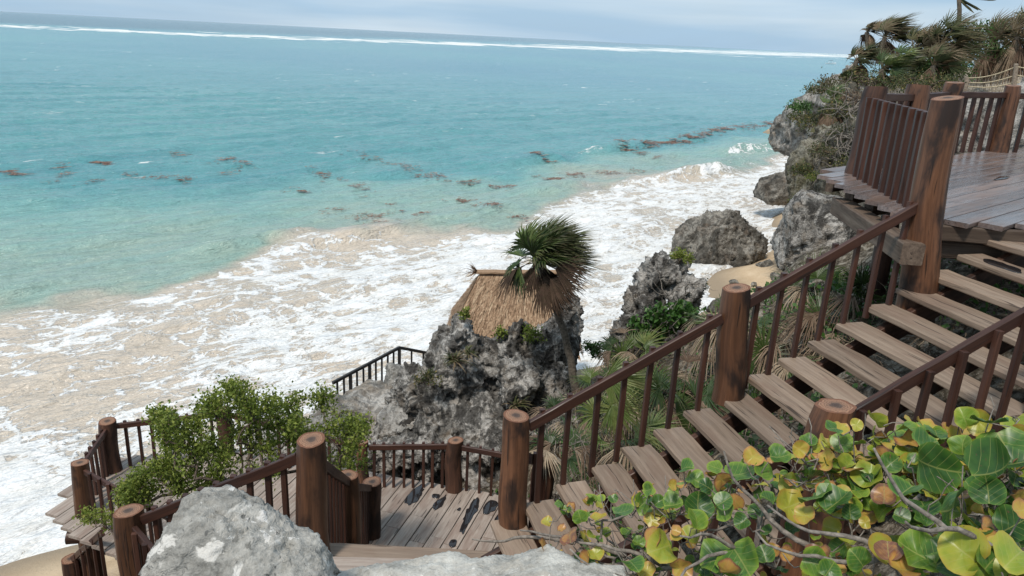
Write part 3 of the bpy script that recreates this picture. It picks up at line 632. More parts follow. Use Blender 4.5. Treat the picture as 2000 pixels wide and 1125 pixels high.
for a, b, n_ in ((P607, P682, 9), (P682, P725, 8)):
    d = (b-a).normalized(); run(t, dn(a, .17)+d*.13, dn(b, .12)-d*.12, n_, lambda q, a=a, b=b: a.lerp(b, q).z-1.15, V(-1, 0, 0), .06, .94, .0, .05)
t = thing('stair_railing', V(.5, 8.5, 5), 'slim railing descending behind the tall log post at the stair foot', 'railing')
P1068 = at(1068, 893, DZ+1.0); post(t, V(P1068.x, P1068.y, DZ-.1), P1068, .13, .12, M_logdark)
a = V(.24, 6.25, LZ+.75); b = dn(P1068, .12); run(t, a, b+(a-b).normalized()*.12, 13, lambda q: LZ+(DZ-LZ)*q-.1, V(1, 0, 0), .05, .95, .02)

# lower deck
t = thing('lower_deck', V(-3, 11, DZ), 'weathered grey plank deck with dark puddles above the beach', 'deck')
dpoly = [V(-7.25, 10.35, DZ), V(-7.4, 11.2, DZ), V(-7.2, 12.05, DZ), V(-5.25, 12.62, DZ), V(-.8, 11.68, DZ), V(1.05, 11.25, DZ), V(.6, 9.6, DZ), V(-2.1, 9.45, DZ), V(-4.2, 8.7, DZ), V(-6.6, 9.85, DZ)]
decking(t, dpoly, math.radians(74), .262, .014, M_deck, DZ, .05, split=3.0)
for y in (10.1, 10.9, 11.7):
    x0, x1 = -6.9, .7
    beam(t, V(x0, y+.4 if y < 11 else y, DZ-.17), V(x1, y-.2, DZ-.17), .1, .22)
p = at(133, 1047, 2.92); mb = MB(); mb.log(p+V(2.6, .5, 0), p, .13, .125, seg=6); mb.build('log_beam', [M_logdark, M_cap], t, smooth=True)
for x, y in ((-6.6, 11.3), (-4.5, 11.2), (-2, 11.2), (.3, 10.8), (-4.3, 9.3), (-1.9, 9.9)):
    mb = MB(); mb.log(V(x, y, gz(x, y)-.5), V(x, y, DZ-.28), .14, .13, seg=4); mb.build('support_post', [M_logdark, M_cap], t, smooth=True)
# back railing
t = thing('deck_railing', V(-3, 12, DZ), 'long back railing of the lower deck along the grey rock foot', 'railing')
P889 = at(889, 860, DZ+.98); P710 = at(709, 862, DZ+.93); P430 = at(436, 797, DZ+.95); P210 = at(210, 822, DZ+.98)
post(t, V(P889.x, P889.y, DZ), P889, .15, .14, M_logdark, wob=.06); post(t, V(P710.x, P710.y, DZ), P710, .1, .095, M_log)
post(t, V(P430.x, P430.y, DZ), P430, .14, .13, M_logdark); post(t, V(P210.x, P210.y, DZ-.2), P210, .155, .145, M_logdark)
def seg(t, a, b, n_, side, ra=.13, rb=.13, drop=.12):
    a = dn(a, drop); b = dn(b, drop); d = (b-a).normalized(); run(t, a+d*ra, b-d*rb, n_, lambda q: DZ-.002, side, .07, .93, .015, .048)
seg(t, P1068, P889, 6, V(0, 1, 0)); seg(t, P889, P710, 8, V(0, 1, 0), .13, .09); seg(t, P710, P430, 12, V(0, 1, 0), .09); seg(t, P430, P210, 8, V(0, 1, 0))
# seaward railing of the lower deck
t = thing('deck_railing', V(-6.8, 10.6, DZ), 'seaward end railing of the lower deck over the foam', 'railing')
P155 = at(155, 904, DZ+.96); post(t, V(P155.x-.12, P155.y+.05, gz(P155.x, P155.y)-.3), P155, .16, .135, M_log)
seg(t, P210, P155, 6, V(-1, 0, 0)); pe = V(-4.6, 9.15, DZ+.96); seg(t, P155, pe, 9, V(0, -1, 0), .13, 0)
# flight down to the beach below the lower deck
t = thing('wooden_staircase', V(-6.3, 9.6, 2.6), 'short steep steps under the seaward deck corner going to the sand', 'staircase')
ba, bb = V(-5.6, 9.05, 3.05), V(-7.1, 10.35, 1.35)
for i in range(8):
    c = ba.lerp(bb, i/7); mb = MB(); mb.board(c+V(-.45, -.5, -.03), c+V(.25, .3, -.03), .24, .05); mb.build('tread', M_tread, t)
for s_ in (V(-.4, -.45, -.2), V(.2, .25, -.2)): beam(t, ba+s_, bb+s_, .07, .2, M_logdark, 'stringer')
t = thing('stair_railing', V(-6.5, 9.8, 2), 'low railing with round post leading onto the sand at bottom left', 'railing')
P140 = at(138, 1090, 2.5); post(t, V(P140.x, P140.y, gz(P140.x, P140.y)-.3), P140, .15, .14, M_logdark)
a = at(200, 1040, 3.75); b = dn(P140, .05); run(t, a, b+(a-b).normalized()*.12, 5, lambda q: 2.7-1.3*q, V(.5, -.6, 0), .1, .9, .02)
# flight to the left of the landing
t = thing('wooden_staircase', V(-2.5, 5.5, 6), 'side flight of steps behind the boulder going left from the landing', 'staircase')
for i in range(6):
    x = -1.78-i*.29; z = LZ-.165*(i+1); mb = MB(); mb.board(V(x, 5.9, z-.03), V(x, 4.6, z-.03), .27, .05, ch=.008); mb.build('tread', M_tread, t)
for y in (5.7, 4.8): beam(t, V(-1.6, y, LZ-.4), V(-3.5, y, LZ-1.4), .07, .22, M_logdark, 'stringer')
t = thing('stair_railing', V(-2.6, 6, 6.5), 'sloping handrail from the big log post down to the left post beside the boulder', 'railing')
P250 = atd(250, 997, 6.05); post(t, V(P250.x+.05, P250.y, P250.z-1.5), P250, .155, .135, M_log, wob=.06)
a = atd(583, 884, 5.86); b = atd(277, 1006, 6.03); run(t, a+V(0, 0, -.05), b+V(0, 0, -.05), 9, lambda q, a=a, b=b: a.lerp(b, q).z-1.0, V(0, .7, 0), .1, .93, .02, .05)
a = atd(262, 1028, 5.95); b = at(335, 1073, a.z-.05); run(t, a+V(0, 0, -.05), b+V(.12, -.25, -.05), 4, lambda q: 5.3, V(-.9, -.3, 0), .16, .95, .0, .05)
a = V(P250.x, P250.y, P250.z-.15)
# beach stair rail behind the big rock
t = thing('beach_railing', atd(780, 740, 17.5), 'thin black metal railing sloping down beside the big rock above the surf', 'railing')
a = atd(780, 679, 17.6); b = atd(650, 748, 15.8); c = atd(838, 690, 18.6)
M_met = simple('dark_metal_rail', (.03, .028, .028), .5, .4, 10, .2, .1)
for p, q in ((a, b), (a, c)):
    mb = MB(); mb.board(p, q, .06, .075, seg=4); mb.build('handrail', M_met, t)
for i in range(11):
    p = b.lerp(a, .06+.94*i/10); w = .075 if i in (2, 5, 10) else .045; mb = MB(); mb.board(p-V(0, 0, 1.0 if i in (2, 5, 10) else .85), p-V(0, 0, .02), w, w, up=V(0, 1, 0), seg=1); mb.build('baluster', M_met, t)
for i in (1, 2):
    p = a.lerp(c, i*.4); mb = MB(); mb.board(p-V(0, 0, .85), p-V(0, 0, .02), .045, .045, up=V(0, 1, 0), seg=1); mb.build('baluster', M_met, t)
# puddles on the lower deck, read off the planks
def zq(pts): return [(600+x/3.262, 780+y/3.262) for x, y in pts]
puddle('puddle', zq([(615, 655), (650, 600), (700, 560), (750, 530), (735, 590), (710, 640), (660, 672)]), DZ+.006, 'large puddle mirroring the sky near the back railing', 'puddles on the lower deck')
puddle('puddle', zq([(800, 690), (815, 655), (865, 625), (890, 600), (878, 640), (850, 690), (815, 706)]), DZ+.006, 'black puddle in front of the dark short log post', 'puddles on the lower deck')
puddle('puddle', zq([(975, 845), (985, 790), (1010, 720), (1040, 670), (1085, 630), (1098, 690), (1060, 740), (1020, 810), (995, 852)]), DZ+.006, 'longest black puddle running down one plank', 'puddles on the lower deck')
puddle('puddle', zq([(1118, 725), (1125, 680), (1165, 640), (1215, 655), (1200, 700), (1150, 735)]), DZ+.006, 'round black puddle right of the longest one', 'puddles on the lower deck')
puddle('puddle', zq([(1180, 825), (1190, 770), (1225, 720), (1240, 690), (1238, 770), (1215, 835)]), DZ+.006, 'black puddle against the tall log post', 'puddles on the lower deck')
puddle('puddle', zq([(905, 925), (915, 900), (950, 897), (945, 930), (925, 940)]), DZ+.006, 'small bluish puddle at the near deck edge', 'puddles on the lower deck')
puddle('puddle', zq([(798, 625), (805, 605), (840, 605), (830, 628)]), DZ+.006, 'small dark splash behind the puddle before the short post', 'puddles on the lower deck')
puddle('puddle', zq([(955, 705), (968, 690), (980, 692), (975, 708)]), DZ+.006, 'tiny dark splash between the two biggest black puddles', 'puddles on the lower deck')
puddle('puddle', [(1920, 505), (1945, 510), (1975, 520), (1995, 530), (1985, 533), (1950, 522), (1925, 512)], SO.z+15*RISE+.006, 'narrow dark puddle on an upper tread', None)
puddle('puddle', [(1943, 350), (1955, 345), (1972, 345), (1965, 349), (1950, 351)], UZ+.006, 'small shining puddle on the upper deck', None)
# ------------------------------------------------------------------ rocks
def make_rock(name, lumps, vox, mat, label, cat='rock', group=None, a1=.22, f1=.9, a2=.07, f2=3.2, a3=.02, f3=10, seed=1, blocky=12, base=None, hull=False, grow=1.0):
    """lumps: (centre, (rx, ry, rz)) angular hulls merged, remeshed and eroded"""
    r = random.Random(seed); bm = bmesh.new()
    for c, (rx, ry, rz) in lumps:
        rx, ry, rz = rx*grow, ry*grow, rz*grow
        vs = []; n = blocky+r.randrange(4)
        for i in range(n):
            d = Vector((r.gauss(0, 1), r.gauss(0, 1), r.gauss(0, 1))).normalized(); s = r.uniform(.82, 1.12)
            vs.append(bm.verts.new(c+Vector((d.x*rx, d.y*ry, d.z*rz))*s))
        if hull: continue
        h = bmesh.ops.convex_hull(bm, input=vs)
        bmesh.ops.delete(bm, geom=[v for v in vs if v.is_valid and not v.link_faces], context='VERTS')
    if hull:
        vs = list(bm.verts); bmesh.ops.convex_hull(bm, input=vs); bmesh.ops.delete(bm, geom=[v for v in vs if v.is_valid and not v.link_faces], context='VERTS')
    me = bpy.data.meshes.new(name+'_tmp'); bm.to_mesh(me); bm.free()
    tmp = bpy.data.objects.new(name+'_tmp', me); COL.objects.link(tmp)
    md = tmp.modifiers.new('r', 'REMESH'); md.mode = 'VOXEL'; md.voxel_size = vox
    s_ = tmp.modifiers.new('s', 'SMOOTH'); s_.factor = .5; s_.iterations = 3
    dg = bpy.context.evaluated_depsgraph_get(); me2 = bpy.data.meshes.new_from_object(tmp.evaluated_get(dg))
    bpy.data.objects.remove(tmp); bpy.data.meshes.remove(me); me2.name = name
    nv = len(me2.vertices); co = np.empty(nv*3, np.float32); me2.vertices.foreach_get('co', co); co = co.reshape(-1, 3).astype(float)
    no = np.empty(nv*3, np.float32); me2.vertex_normals.foreach_get('vector', no); no = no.reshape(-1, 3).astype(float)
    o = seed*13.7
    w = np.stack([fbm(co*f1*.8+o+k_*9, 2) for k_ in range(3)], 1)*a1
    co = co+w
    disp = a1*(ridged(co*f1+o, 3)-.55)+a2*(ridged(co*f2+o, 3)-.5)*1.2+a3*fbm(co*f3+o, 3)
    pit = sst(.28, .5, fbm(co*f2*.8+o+40, 3)); disp = disp-pit*a2*1.6+a2*.8*(np.clip(ridged(co*f2*2.2+o+7, 2), 0, 1)**3-.3)
    co = co+no*disp[:, None]
    c0 = np.array(tuple(base)) if base is not None else np.array([co[:, 0].mean(), co[:, 1].mean(), co[:, 2].min()])
    me2.vertices.foreach_set('co', (co-c0).astype(np.float32).ravel()); me2.polygons.foreach_set('use_smooth', np.ones(len(me2.polygons), bool)); me2.update()
    me2.materials.clear(); me2.materials.append(mat)
    ob = bpy.data.objects.new(name, me2); COL.objects.link(ob); ob.location = tuple(c0)
    return tag(ob, label, cat, group)
def LP(*a): return [(atd(x, y, Y), r) for x, y, Y, r in a]
make_rock('rock_outcrop', LP((960, 760, 15, (1.4, 1.4, 1.4)), (985, 750, 15, (1.0, 1.0, .85)), (920, 760, 14.3, (1.0, .9, .9)), (890, 700, 14.6, (.7, .9, .75)), (868, 684, 14.9, (.4, .5, .42)), (1005, 706, 14.6, (.6, .9, .7)), (945, 702, 14.6, (.5, .8, .5)), (790, 895, 13.1, (.8, .5, .5)), (710, 890, 13.4, (.7, .5, .4)), (805, 850, 13.9, (.6, .7, .5)), (1105, 650, 15.6, (.33, .7, 1.0)), (1075, 690, 15.2, (.5, .8, .9)),
    (1112, 610, 15.9, (.24, .5, .5)), (830, 765, 14.4, (.8, .9, .6)), (960, 835, 13.6, (1.0, .8, .55)), (880, 840, 13.5, (.7, .7, .45)), (1085, 790, 14.2, (.6, .9, 1.0)), (1010, 740, 13.6, (.45, .5, .5)), (1000, 900, 13.6, (1.3, .9, .6)), (960, 1000, 14, (1.8, 1.0, .9))),
    .036, M_rock, 'jagged grey limestone outcrop rising behind the lower deck below the palm', a1=.15, a2=.13, a3=.035, f2=2.6, f3=11, seed=4, grow=1.2)
make_rock('rock_ledge', LP((740, 795, 14.6, (1.0, 1.1, .35)), (665, 815, 14.2, (.7, 1.0, .32)), (800, 810, 14.0, (.7, .9, .35)), (700, 850, 14, (1.3, .9, .5)), (775, 735, 15.4, (.35, .5, .4)), (560, 850, 14.6, (1.2, .8, .5))),
    .045, M_rockp, 'pale sloping rock ledge under the thin black railing', a1=.14, a2=.06, seed=9)
make_rock('rock_crag', LP((1290, 545, 16.5, (.55, .6, .6)), (1325, 515, 16.8, (.28, .4, .3)), (1255, 600, 16.3, (.55, .7, .6)), (1330, 590, 16.4, (.5, .7, .7)), (1215, 650, 16.2, (.4, .6, .9)), (1280, 680, 16.2, (.9, .8, .8)), (1360, 660, 16.4, (.5, .7, .6))),
    .045, M_rock, 'dark pitted crag beside the long handrail with creeping green vine', a1=.14, a2=.15, a3=.035, f2=2.6, seed=21, grow=1.15)
make_rock('sea_boulder', LP((1403, 455, 40.5, (1.9, 2.0, 1.35)), (1450, 492, 40, (1.5, 1.7, 1.1)), (1362, 480, 40, (1.25, 1.5, 1.0)), (1400, 520, 40, (2.3, 1.7, .7))), .09, M_rocksea, 'large brown boulder standing in the white surf', a1=.45, f1=.45, a2=.22, f2=1.5, a3=.07, f3=5, seed=31, hull=True)
make_rock('shore_boulder', LP((1530, 368, 52, (1.6, 1.6, 1.1)), (1500, 378, 52, (.9, 1.2, .7)), (1560, 365, 52, (1.3, 1.6, 1.3))), .11, M_rocksea, 'low brown boulder in the foam beyond the tall overhanging rock', a1=.3, f1=.5, a2=.12, f2=1.5, seed=33, hull=True)
make_rock('overhanging_rock', LP((1580, 455, 23, (1.0, 1.1, 1.0)), (1550, 490, 23, (.62, .9, .8)), (1625, 450, 23, (.9, 1.1, 1.1)), (1600, 400, 23.5, (.7, .9, .55)), (1640, 520, 23.5, (1.2, 1.1, 1.2)), (1600, 540, 23, (.8, 1.0, .7))),
    .06, M_rock, 'grey overhanging rock under the seaward corner of the upper deck', a1=.22, f1=.7, a2=.08, f2=2.0, a3=.03, f3=7, seed=41, hull=True)
make_rock('cliff_rock', LP((1590, 330, 29, (.9, 1.5, 1.3)), (1625, 300, 30, (1.0, 1.6, 1.6)), (1655, 230, 31, (1.0, 1.6, 1.6)), (1600, 370, 28.5, (.8, 1.2, .7)), (1680, 290, 29.5, (1.0, 1.5, 1.5))), .1, M_moss, 'mossy cliff face with roots just behind the upper deck railing', a1=.4, f1=.5, a2=.2, f2=1.6, seed=43)
make_rock('headland_rock', LP((1548, 265, 57, (1.7, 2.5, 1.4)), (1585, 240, 56, (2.4, 3, 2.2)), (1575, 275, 57, (2.6, 3, 1.3)), (1625, 220, 55, (2.4, 3, 2.6)), (1620, 190, 53, (1.6, 2.5, 1.3)), (1645, 175, 51, (1.4, 2.5, 1.6)), (1610, 280, 56, (2.5, 3, 1.6))), .16, M_rockp, 'pale headland rock bulging over the surf at the far end', a1=.5, f1=.3, a2=.3, f2=.9, a3=.08, f3=3, seed=51)
for i, (x, y, Y, s, lab) in enumerate([(1408, 555, 31, (.55, .5, .5), 'dark wet rock beside the sand patch near the crag top'), (1437, 540, 35, (.3, .3, .15), 'small flat stone on the left of the sand patch'), (1485, 527, 36.5, (.32, .3, .16), 'small stone on the far side of the sand patch'),
        (1497, 540, 36, (.5, .4, .3), 'greenish stone on the right of the sand patch'), (1475, 550, 34, (.22, .2, .12), 'tiny dark stone in the middle of the sand patch'), (1515, 548, 34, (.6, .5, .5), 'dark rock at the foot of the overhanging rock')]):
    c = atd(x, y, Y); g = gz(c.x, c.y); c.z = max(g, min(c.z, g+s[2]*.4)); make_rock('shore_stone', [(c, s)], .05, M_rocksea, lab, 'stone', 'stones on the sand patch', a1=.1, a2=.04, f2=4, seed=60+i)
make_rock('rock_wall', LP((1930, 255, 17.5, (1.2, .8, 1.1)), (1880, 260, 17.5, (.9, .8, .8)), (1995, 240, 17, (1.0, .8, 1.2)), (2060, 240, 17, (1.0, .8, 1.3)), (1820, 270, 17.5, (.8, .8, .6))), .07, M_rockp, 'rough grey limestone wall behind the far deck railing', 'rock', a1=.2, a2=.1, f2=2.6, seed=71)
# foreground boulder: traced outline, real rounded volume
make_rock('lichen_boulder', [(atd(400, 1030, 2.55), (.14, .2, .14)), (atd(470, 1076, 2.6), (.27, .24, .17)), (atd(560, 1095, 2.6), (.2, .22, .15)), (atd(405, 1115, 2.5), (.25, .25, .15)), (atd(480, 1170, 2.5), (.36, .3, .2)), (atd(605, 1125, 2.55), (.13, .18, .12))],
    .014, M_boulder, 'big pale grey boulder with white lichen spots in the foreground', 'rock', a1=.03, f1=2.6, a2=.02, f2=11, a3=.009, f3=38, seed=81, blocky=26, hull=True)
make_rock('flat_stone', [(atd(820, 1155, 2.75), (.36, .25, .085)), (atd(950, 1142, 2.8), (.25, .22, .08)), (atd(1060, 1148, 2.75), (.27, .26, .1)), (atd(1150, 1168, 2.7), (.25, .25, .1)), (atd(700, 1172, 2.75), (.25, .22, .08)), (atd(900, 1190, 2.7), (.6, .3, .13))],
    .014, M_slab, 'flat pale stone beside the boulder at the bottom edge', 'rock', a1=.03, f1=2.4, a2=.01, f2=12, a3=.004, f3=40, seed=83, blocky=24)

# ------------------------------------------------------------------ thatched hut
RZ = 4.25; r0, r1 = V(-.95, 21.6, RZ), V(1.3, 22.0, RZ); EV = 2.45
t = thing('thatched_hut', V(.2, 22, 1), 'small beach hut with brown thatched roof behind the limestone outcrop', 'hut')
ev = [V(-1.85, 20.0, EV), V(2.05, 20.2, EV), V(2.05, 23.7, EV), V(-1.85, 23.5, EV)]
def thatch(par):
    mb = MB(); core = MB()
    faces = [(ev[0], ev[1], r1, r0), (ev[1], ev[2], r1, r1), (ev[2], ev[3], r0, r1), (ev[3], ev[0], r0, r0)]
    for (a, b, c, d) in faces:
        core.add([a, b, c, d] if (c-d).length > .01 else [a, b, c], [[0, 1, 2, 3]] if (c-d).length > .01 else [[0, 1, 2]], [(0, 0, 0)]*(4 if (c-d).length > .01 else 3), .1)
        nrm = (b-a).cross(d-a).normalized(); nrm = nrm if nrm.z > 0 else -nrm
        for row in range(24):
            f = 1-row/23.5; L0 = a.lerp(d, 1-f); L1 = b.lerp(c, 1-f); n = int((L1-L0).length/.045)+2
            for i in range(n):
                s = (i+random.uniform(-.4, .4))/n; p = L0.lerp(L1, min(1, max(0, s))); down = (a-d).lerp(b-c, s).normalized()
                side = (b-a).normalized(); ln = random.uniform(.16, .4); w = random.uniform(.018, .036); tw = random.uniform(-.18, .18)
                up = nrm*(.05+random.uniform(0, .025)); p0 = p+nrm*.02-down*.05; p1 = p+down*ln*.55+side*tw*.06+up; p2 = p+down*ln+side*tw*.14+up*random.uniform(.4, 1.2)
                r_ = min(1, max(0, random.gauss(.5, .2)))
                mb.add([p0-side*w, p0+side*w, p1+side*w*.8, p1-side*w*.8, p2], [[0, 1, 2, 3], [3, 2, 4]], [(0, 0, 0), (0, 0, 0), (.5, 0, 0), (.5, 0, 0), (.6, 0, 0)], r_)
    ro = mb.build('thatch_roof', M_thatch, par); core.build('roof_core', M_thatch, ro, off=par['_base']); return ro
roof = thatch(t)
mb = MB(); mb.board(r0-V(.15, 0, -.06), r1+V(.15, 0, .06), .3, .05, seg=14, jit=.012); mb.build('ridge_cap', M_thatch, roof, off=t['_base'])
for e_, sx in ((r0, -1), (r1, 1)):
    mb = MB()
    for i in range(60):
        a = random.uniform(-1.2, 1.2); el = random.uniform(-.5, 1.0); d = V(sx*math.cos(a)*math.cos(el), math.sin(a)*math.cos(el), math.sin(el)); L = random.uniform(.2, .5)
        p = e_+V(sx*.1, 0, .05); m_ = p+d*L*.6; q = p+d*L-V(0, 0, .12*L); s_ = d.cross(V(.2, .5, .8)).normalized()*.022
        mb.add([p-s_, p+s_, m_+s_, m_-s_, q], [[0, 1, 2, 3], [3, 2, 4]], [(0, 0, 0)]*5, random.random())
    mb.build('ridge_tuft', M_thatch, roof, off=t['_base'])
for x, y in ((-1.5, 20.4), (1.7, 20.6), (1.7, 23.2), (-1.5, 23.1)):
    mb = MB(); mb.log(V(x, y, gz(x, y)-.3), V(x, y, EV+.35), .1, .09, n=14, seg=5); mb.build('hut_post', [M_logdark, M_cap], t, smooth=True)
# ------------------------------------------------------------------ plants
def rv(s=1.0): return Vector((random.gauss(0, s), random.gauss(0, s), random.gauss(0, s)))
def fan(mb, hub, d, L, n=20, spread=2.9, wind=Vector((0, 0, 0)), droop=.25, wid=.03, rn=.5, segs=3, up=None, jit=.12, pet=None):
    """one fan-palm leaf: n leaflets radiating in the plane of d and side, bent by wind and gravity"""
    d = d.normalized(); up = up or Vector((0, 0, 1)); side = d.cross(up)
    side = side.normalized() if side.length > .05 else d.orthogonal().normalized(); nrm = side.cross(d).normalized()
    if pet is not None:
        mid = pet.lerp(hub, .5)+Vector((0, 0, .04*L)); mb.tube([pet, mid, hub], [wid*.45, wid*.35, wid*.3], 4, rn=max(0, rn-.15), cap=False)
    for i in range(n):
        a = (i/(n-1)-.5)*spread+random.gauss(0, .03); ld = (d*math.cos(a)+side*math.sin(a)).normalized(); ll = L*(.72+.28*math.cos(a*.75))*random.uniform(1-jit, 1+jit*.5)
        sd_ = (ld.cross(nrm)).normalized(); vs = []; lc = []; kd = droop*random.uniform(.5, 1.6)
        for s in range(segs+1):
            f = s/segs; p = hub+ld*(ll*f)+wind*(ll*f**1.8)+Vector((0, 0, -1))*(kd*ll*f*f)+nrm*(.05*L*math.sin(f*2.5))
            w = wid*(.35+.65*min(1, f*3))*(1-f)**.6 if f < 1 else 0
            zf = nrm*(w*.5)
            if s < segs: vs += [p-sd_*w+zf, p, p+sd_*w+zf]; lc += [(f, 0, 0)]*3
            else: vs.append(p); lc.append((1, 0, 0))
        fs = []
        for s in range(segs-1):
            b = s*3; fs += [[b, b+1, b+4, b+3], [b+1, b+2, b+5, b+4]]
        b = (segs-1)*3; fs += [[b, b+1, b+3], [b+1, b+2, b+3]]
        mb.add(vs, fs, lc, min(1, max(0, rn+random.gauss(0, .08))))
def palm(name, base, top, r, nfr, L, label, group=None, wind=V(.55, .12, .1), mat=None, dead=8, lean=V(0, 0, 0), nl=18, trunk=True, wid=.03, rng_=(.15, .85), segs=3):
    t = thing(name, tuple(base), label, 'palm', group)
    if trunk:
        mb = MB(); pts = []; rad = []
        for i in range(15):
            f = i/14; p = base.lerp(top, f)+lean*(f*(1-f)*4)+Vector((.012*math.sin(i*2.1), 0, 0)); pts.append(p); rad.append(r*(1.25-.4*f)*(1+.09*(i % 2)))
        mb.tube(pts, rad, 10); mb.build('trunk', M_ptrunk, t, smooth=True)
    mb = MB(); W = wind.normalized()
    for i in range(nfr):
        th_ = 2.4*i+random.uniform(-.4, .4); el = math.radians(random.uniform(-25, 80)); d = Vector((math.cos(th_)*math.cos(el), math.sin(th_)*math.cos(el), math.sin(el)))
        d = (d+W*random.uniform(.25, .9)).normalized(); pl_ = L*random.uniform(.35, .7); hub = top+d*pl_+wind*(pl_*.25)
        fan(mb, hub, (d+W*.5).normalized(), L*random.uniform(.75, 1.1), nl, 2.7, wind*random.uniform(.6, 1.2), random.uniform(.1, .35), wid, random.uniform(*rng_), segs, pet=top, up=(Z+rv(.35)).normalized())
    mb.build('crown', mat or M_palm, t)
    if dead:
        mb = MB()
        for i in range(dead):
            th_ = 2.4*i+random.uniform(-.5, .5); d = Vector((math.cos(th_)*.55, math.sin(th_)*.55, -random.uniform(.35, 1.1))); d = (d+W*random.uniform(.15, .6)).normalized(); pl_ = L*random.uniform(.3, .6)
            fan(mb, top+d*pl_, (d+V(0, 0, -.4)).normalized(), L*random.uniform(.7, 1.0), nl, 1.5, wind*random.uniform(.1, .5), random.uniform(.4, .9), wid, random.random(), segs, pet=top-V(0, 0, .05*L))
        mb.build('dead_fronds', M_pdead, t)
    return t
# the wind-blown palm by the hut
pb = atd(1124, 772, 12.9); pt = atd(1046, 508, 13.0)
t = palm('thatch_palm', pb, pt, .062, 50, .64, 'wind-blown fan palm with curved thin trunk standing in front of the thatched roof', None, V(.42, .05, .1), None, 0, V(.13, 0, 0), 26, True, .024, (.05, .85))
mb = MB()
for i in range(12):
    th_ = 2.4*i; d = (V(math.cos(th_)*.7+.25, math.sin(th_)*.7, -random.uniform(.2, 1.0))).normalized(); pl_ = random.uniform(.18, .4)
    fan(mb, pt+d*pl_, (d+V(.1, 0, -.5)).normalized(), random.uniform(.35, .65), 22, 1.4, V(random.uniform(-.05, .4), 0, 0), random.uniform(.3, .8), .02, random.random()*.8, 3, pet=pt-V(0, 0, .05))
for (x, y, dx, dz) in ((1085, 525, .95, -.12), (1075, 545, .8, -.55), (1060, 555, .3, -.9)):
    h = atd(x, y, 12.45); fan(mb, h, V(dx, -.2, dz), .55, 30, 1.9, V(.2, 0, -.1), .15, .02, .2, 3, pet=pt, up=V(.1, -1, .2))
mb.build('dead_fronds', M_pdead, t)
# palms on the headland
hp = [('small dark palm with dry head, leftmost against the sky', 1693, 62, 1697, 118, 42, .55, 10, 6), ('tall-headed bushy palm swept right beside the small dark palm', 1728, 72, 1716, 125, 40, .95, 20, 9),
      ('brown palm leaning over the cliff crest', 1672, 118, 1670, 165, 38, .75, 14, 10), ('dark palm lowest on the seaward cliff crest', 1648, 158, 1632, 198, 38, .68, 16, 9),
      ('wide palm in the middle of the headland thicket', 1785, 100, 1784, 155, 37, 1.0, 22, 9), ('broad swept palm just left of the tall lone trunk', 1835, 92, 1832, 165, 36, 1.25, 26, 10),
      ('palm with ragged pale fronds low in the thicket', 1822, 128, 1822, 175, 34, .8, 14, 14), ('bright green stemless palm in front of the thicket', 1722, 135, 1722, 160, 34, .75, 14, 3), ('low green palm between the brown palm and the thicket', 1755, 125, 1755, 158, 35, .75, 14, 5),
      ('green palm clinging to the cliff face below the crest', 1622, 208, 1612, 250, 33, .8, 16, 12), ('dry palm skirted with dead leaves in the middle of the cliff face', 1590, 270, 1588, 300, 31.5, .5, 8, 10),
      ('large shaggy palm at the far right edge of the sky', 1985, 72, 1985, 150, 37, 1.3, 26, 16), ('large shaggy palm beside the rope fence', 1935, 85, 1935, 150, 40, 1.25, 26, 16)]
for lab, x, y, bx, by, Y, L, nf, nd in hp:
    top = atd(x, y, Y); b = atd(bx, by, Y); b.z = min(b.z, top.z-.4)
    low = 'green' in lab
    palm('fan_palm', b, top, .11, int(nf*1.6), L*.98, lab, 'palms on the headland', V(.6, .1, .12), M_palm if low else M_pmix, nd, V(0, 0, 0), 15, True, .042, (.1, .95), 2)
top = atd(1873, -4, 45); b = atd(1873, 110, 45)
t = thing('coconut_palm', tuple(b), 'tall lone palm trunk rising above the headland thicket into the sky', 'palm')
mb = MB(); mb.tube([b.lerp(top, i/10)+V(.03*math.sin(i), 0, 0) for i in range(11)], [.15-.004*i for i in range(11)], 8); mb.build('trunk', M_ptrunk, t, smooth=True)
mb = MB()
for a, e, L in ((.1, .35, 1.6), (-.3, .1, 1.5), (.5, .6, 1.4), (0, -.5, 1.1), (2.6, .9, .9), (1.5, .8, 1.3), (-1.2, .5, 1.3), (.2, .8, 1.8), (-.5, -.9, .9)):
    d = V(math.cos(a)*math.cos(e), math.sin(a)*math.cos(e), math.sin(e)); L *= .7; pts = [top+d*(L*f)+V(.5, 0, -.12)*(L*f*f) for f in (0, .25, .5, .75, 1)]
    mb.tube(pts, [.04, .035, .03, .02, .01], 4, rn=.5)
    for j in range(26):
        f = .15+.85*j/26; i0 = min(3, int(f*4)); p = pts[i0].lerp(pts[i0+1], f*4-i0); s_ = 1 if j % 2 else -1; sd_ = d.cross(Z).normalized()*s_
        q = p+(sd_*.35+d*.4+V(.35, 0, -.15))*.5; w = V(0, 0, .075); mb.add([p-w, p+w, q], [[0, 1, 2]], [(0, 0, 0), (0, 0, 0), (1, 0, 0)], random.random()*.7)
mb.build('crown', M_pmix, t)

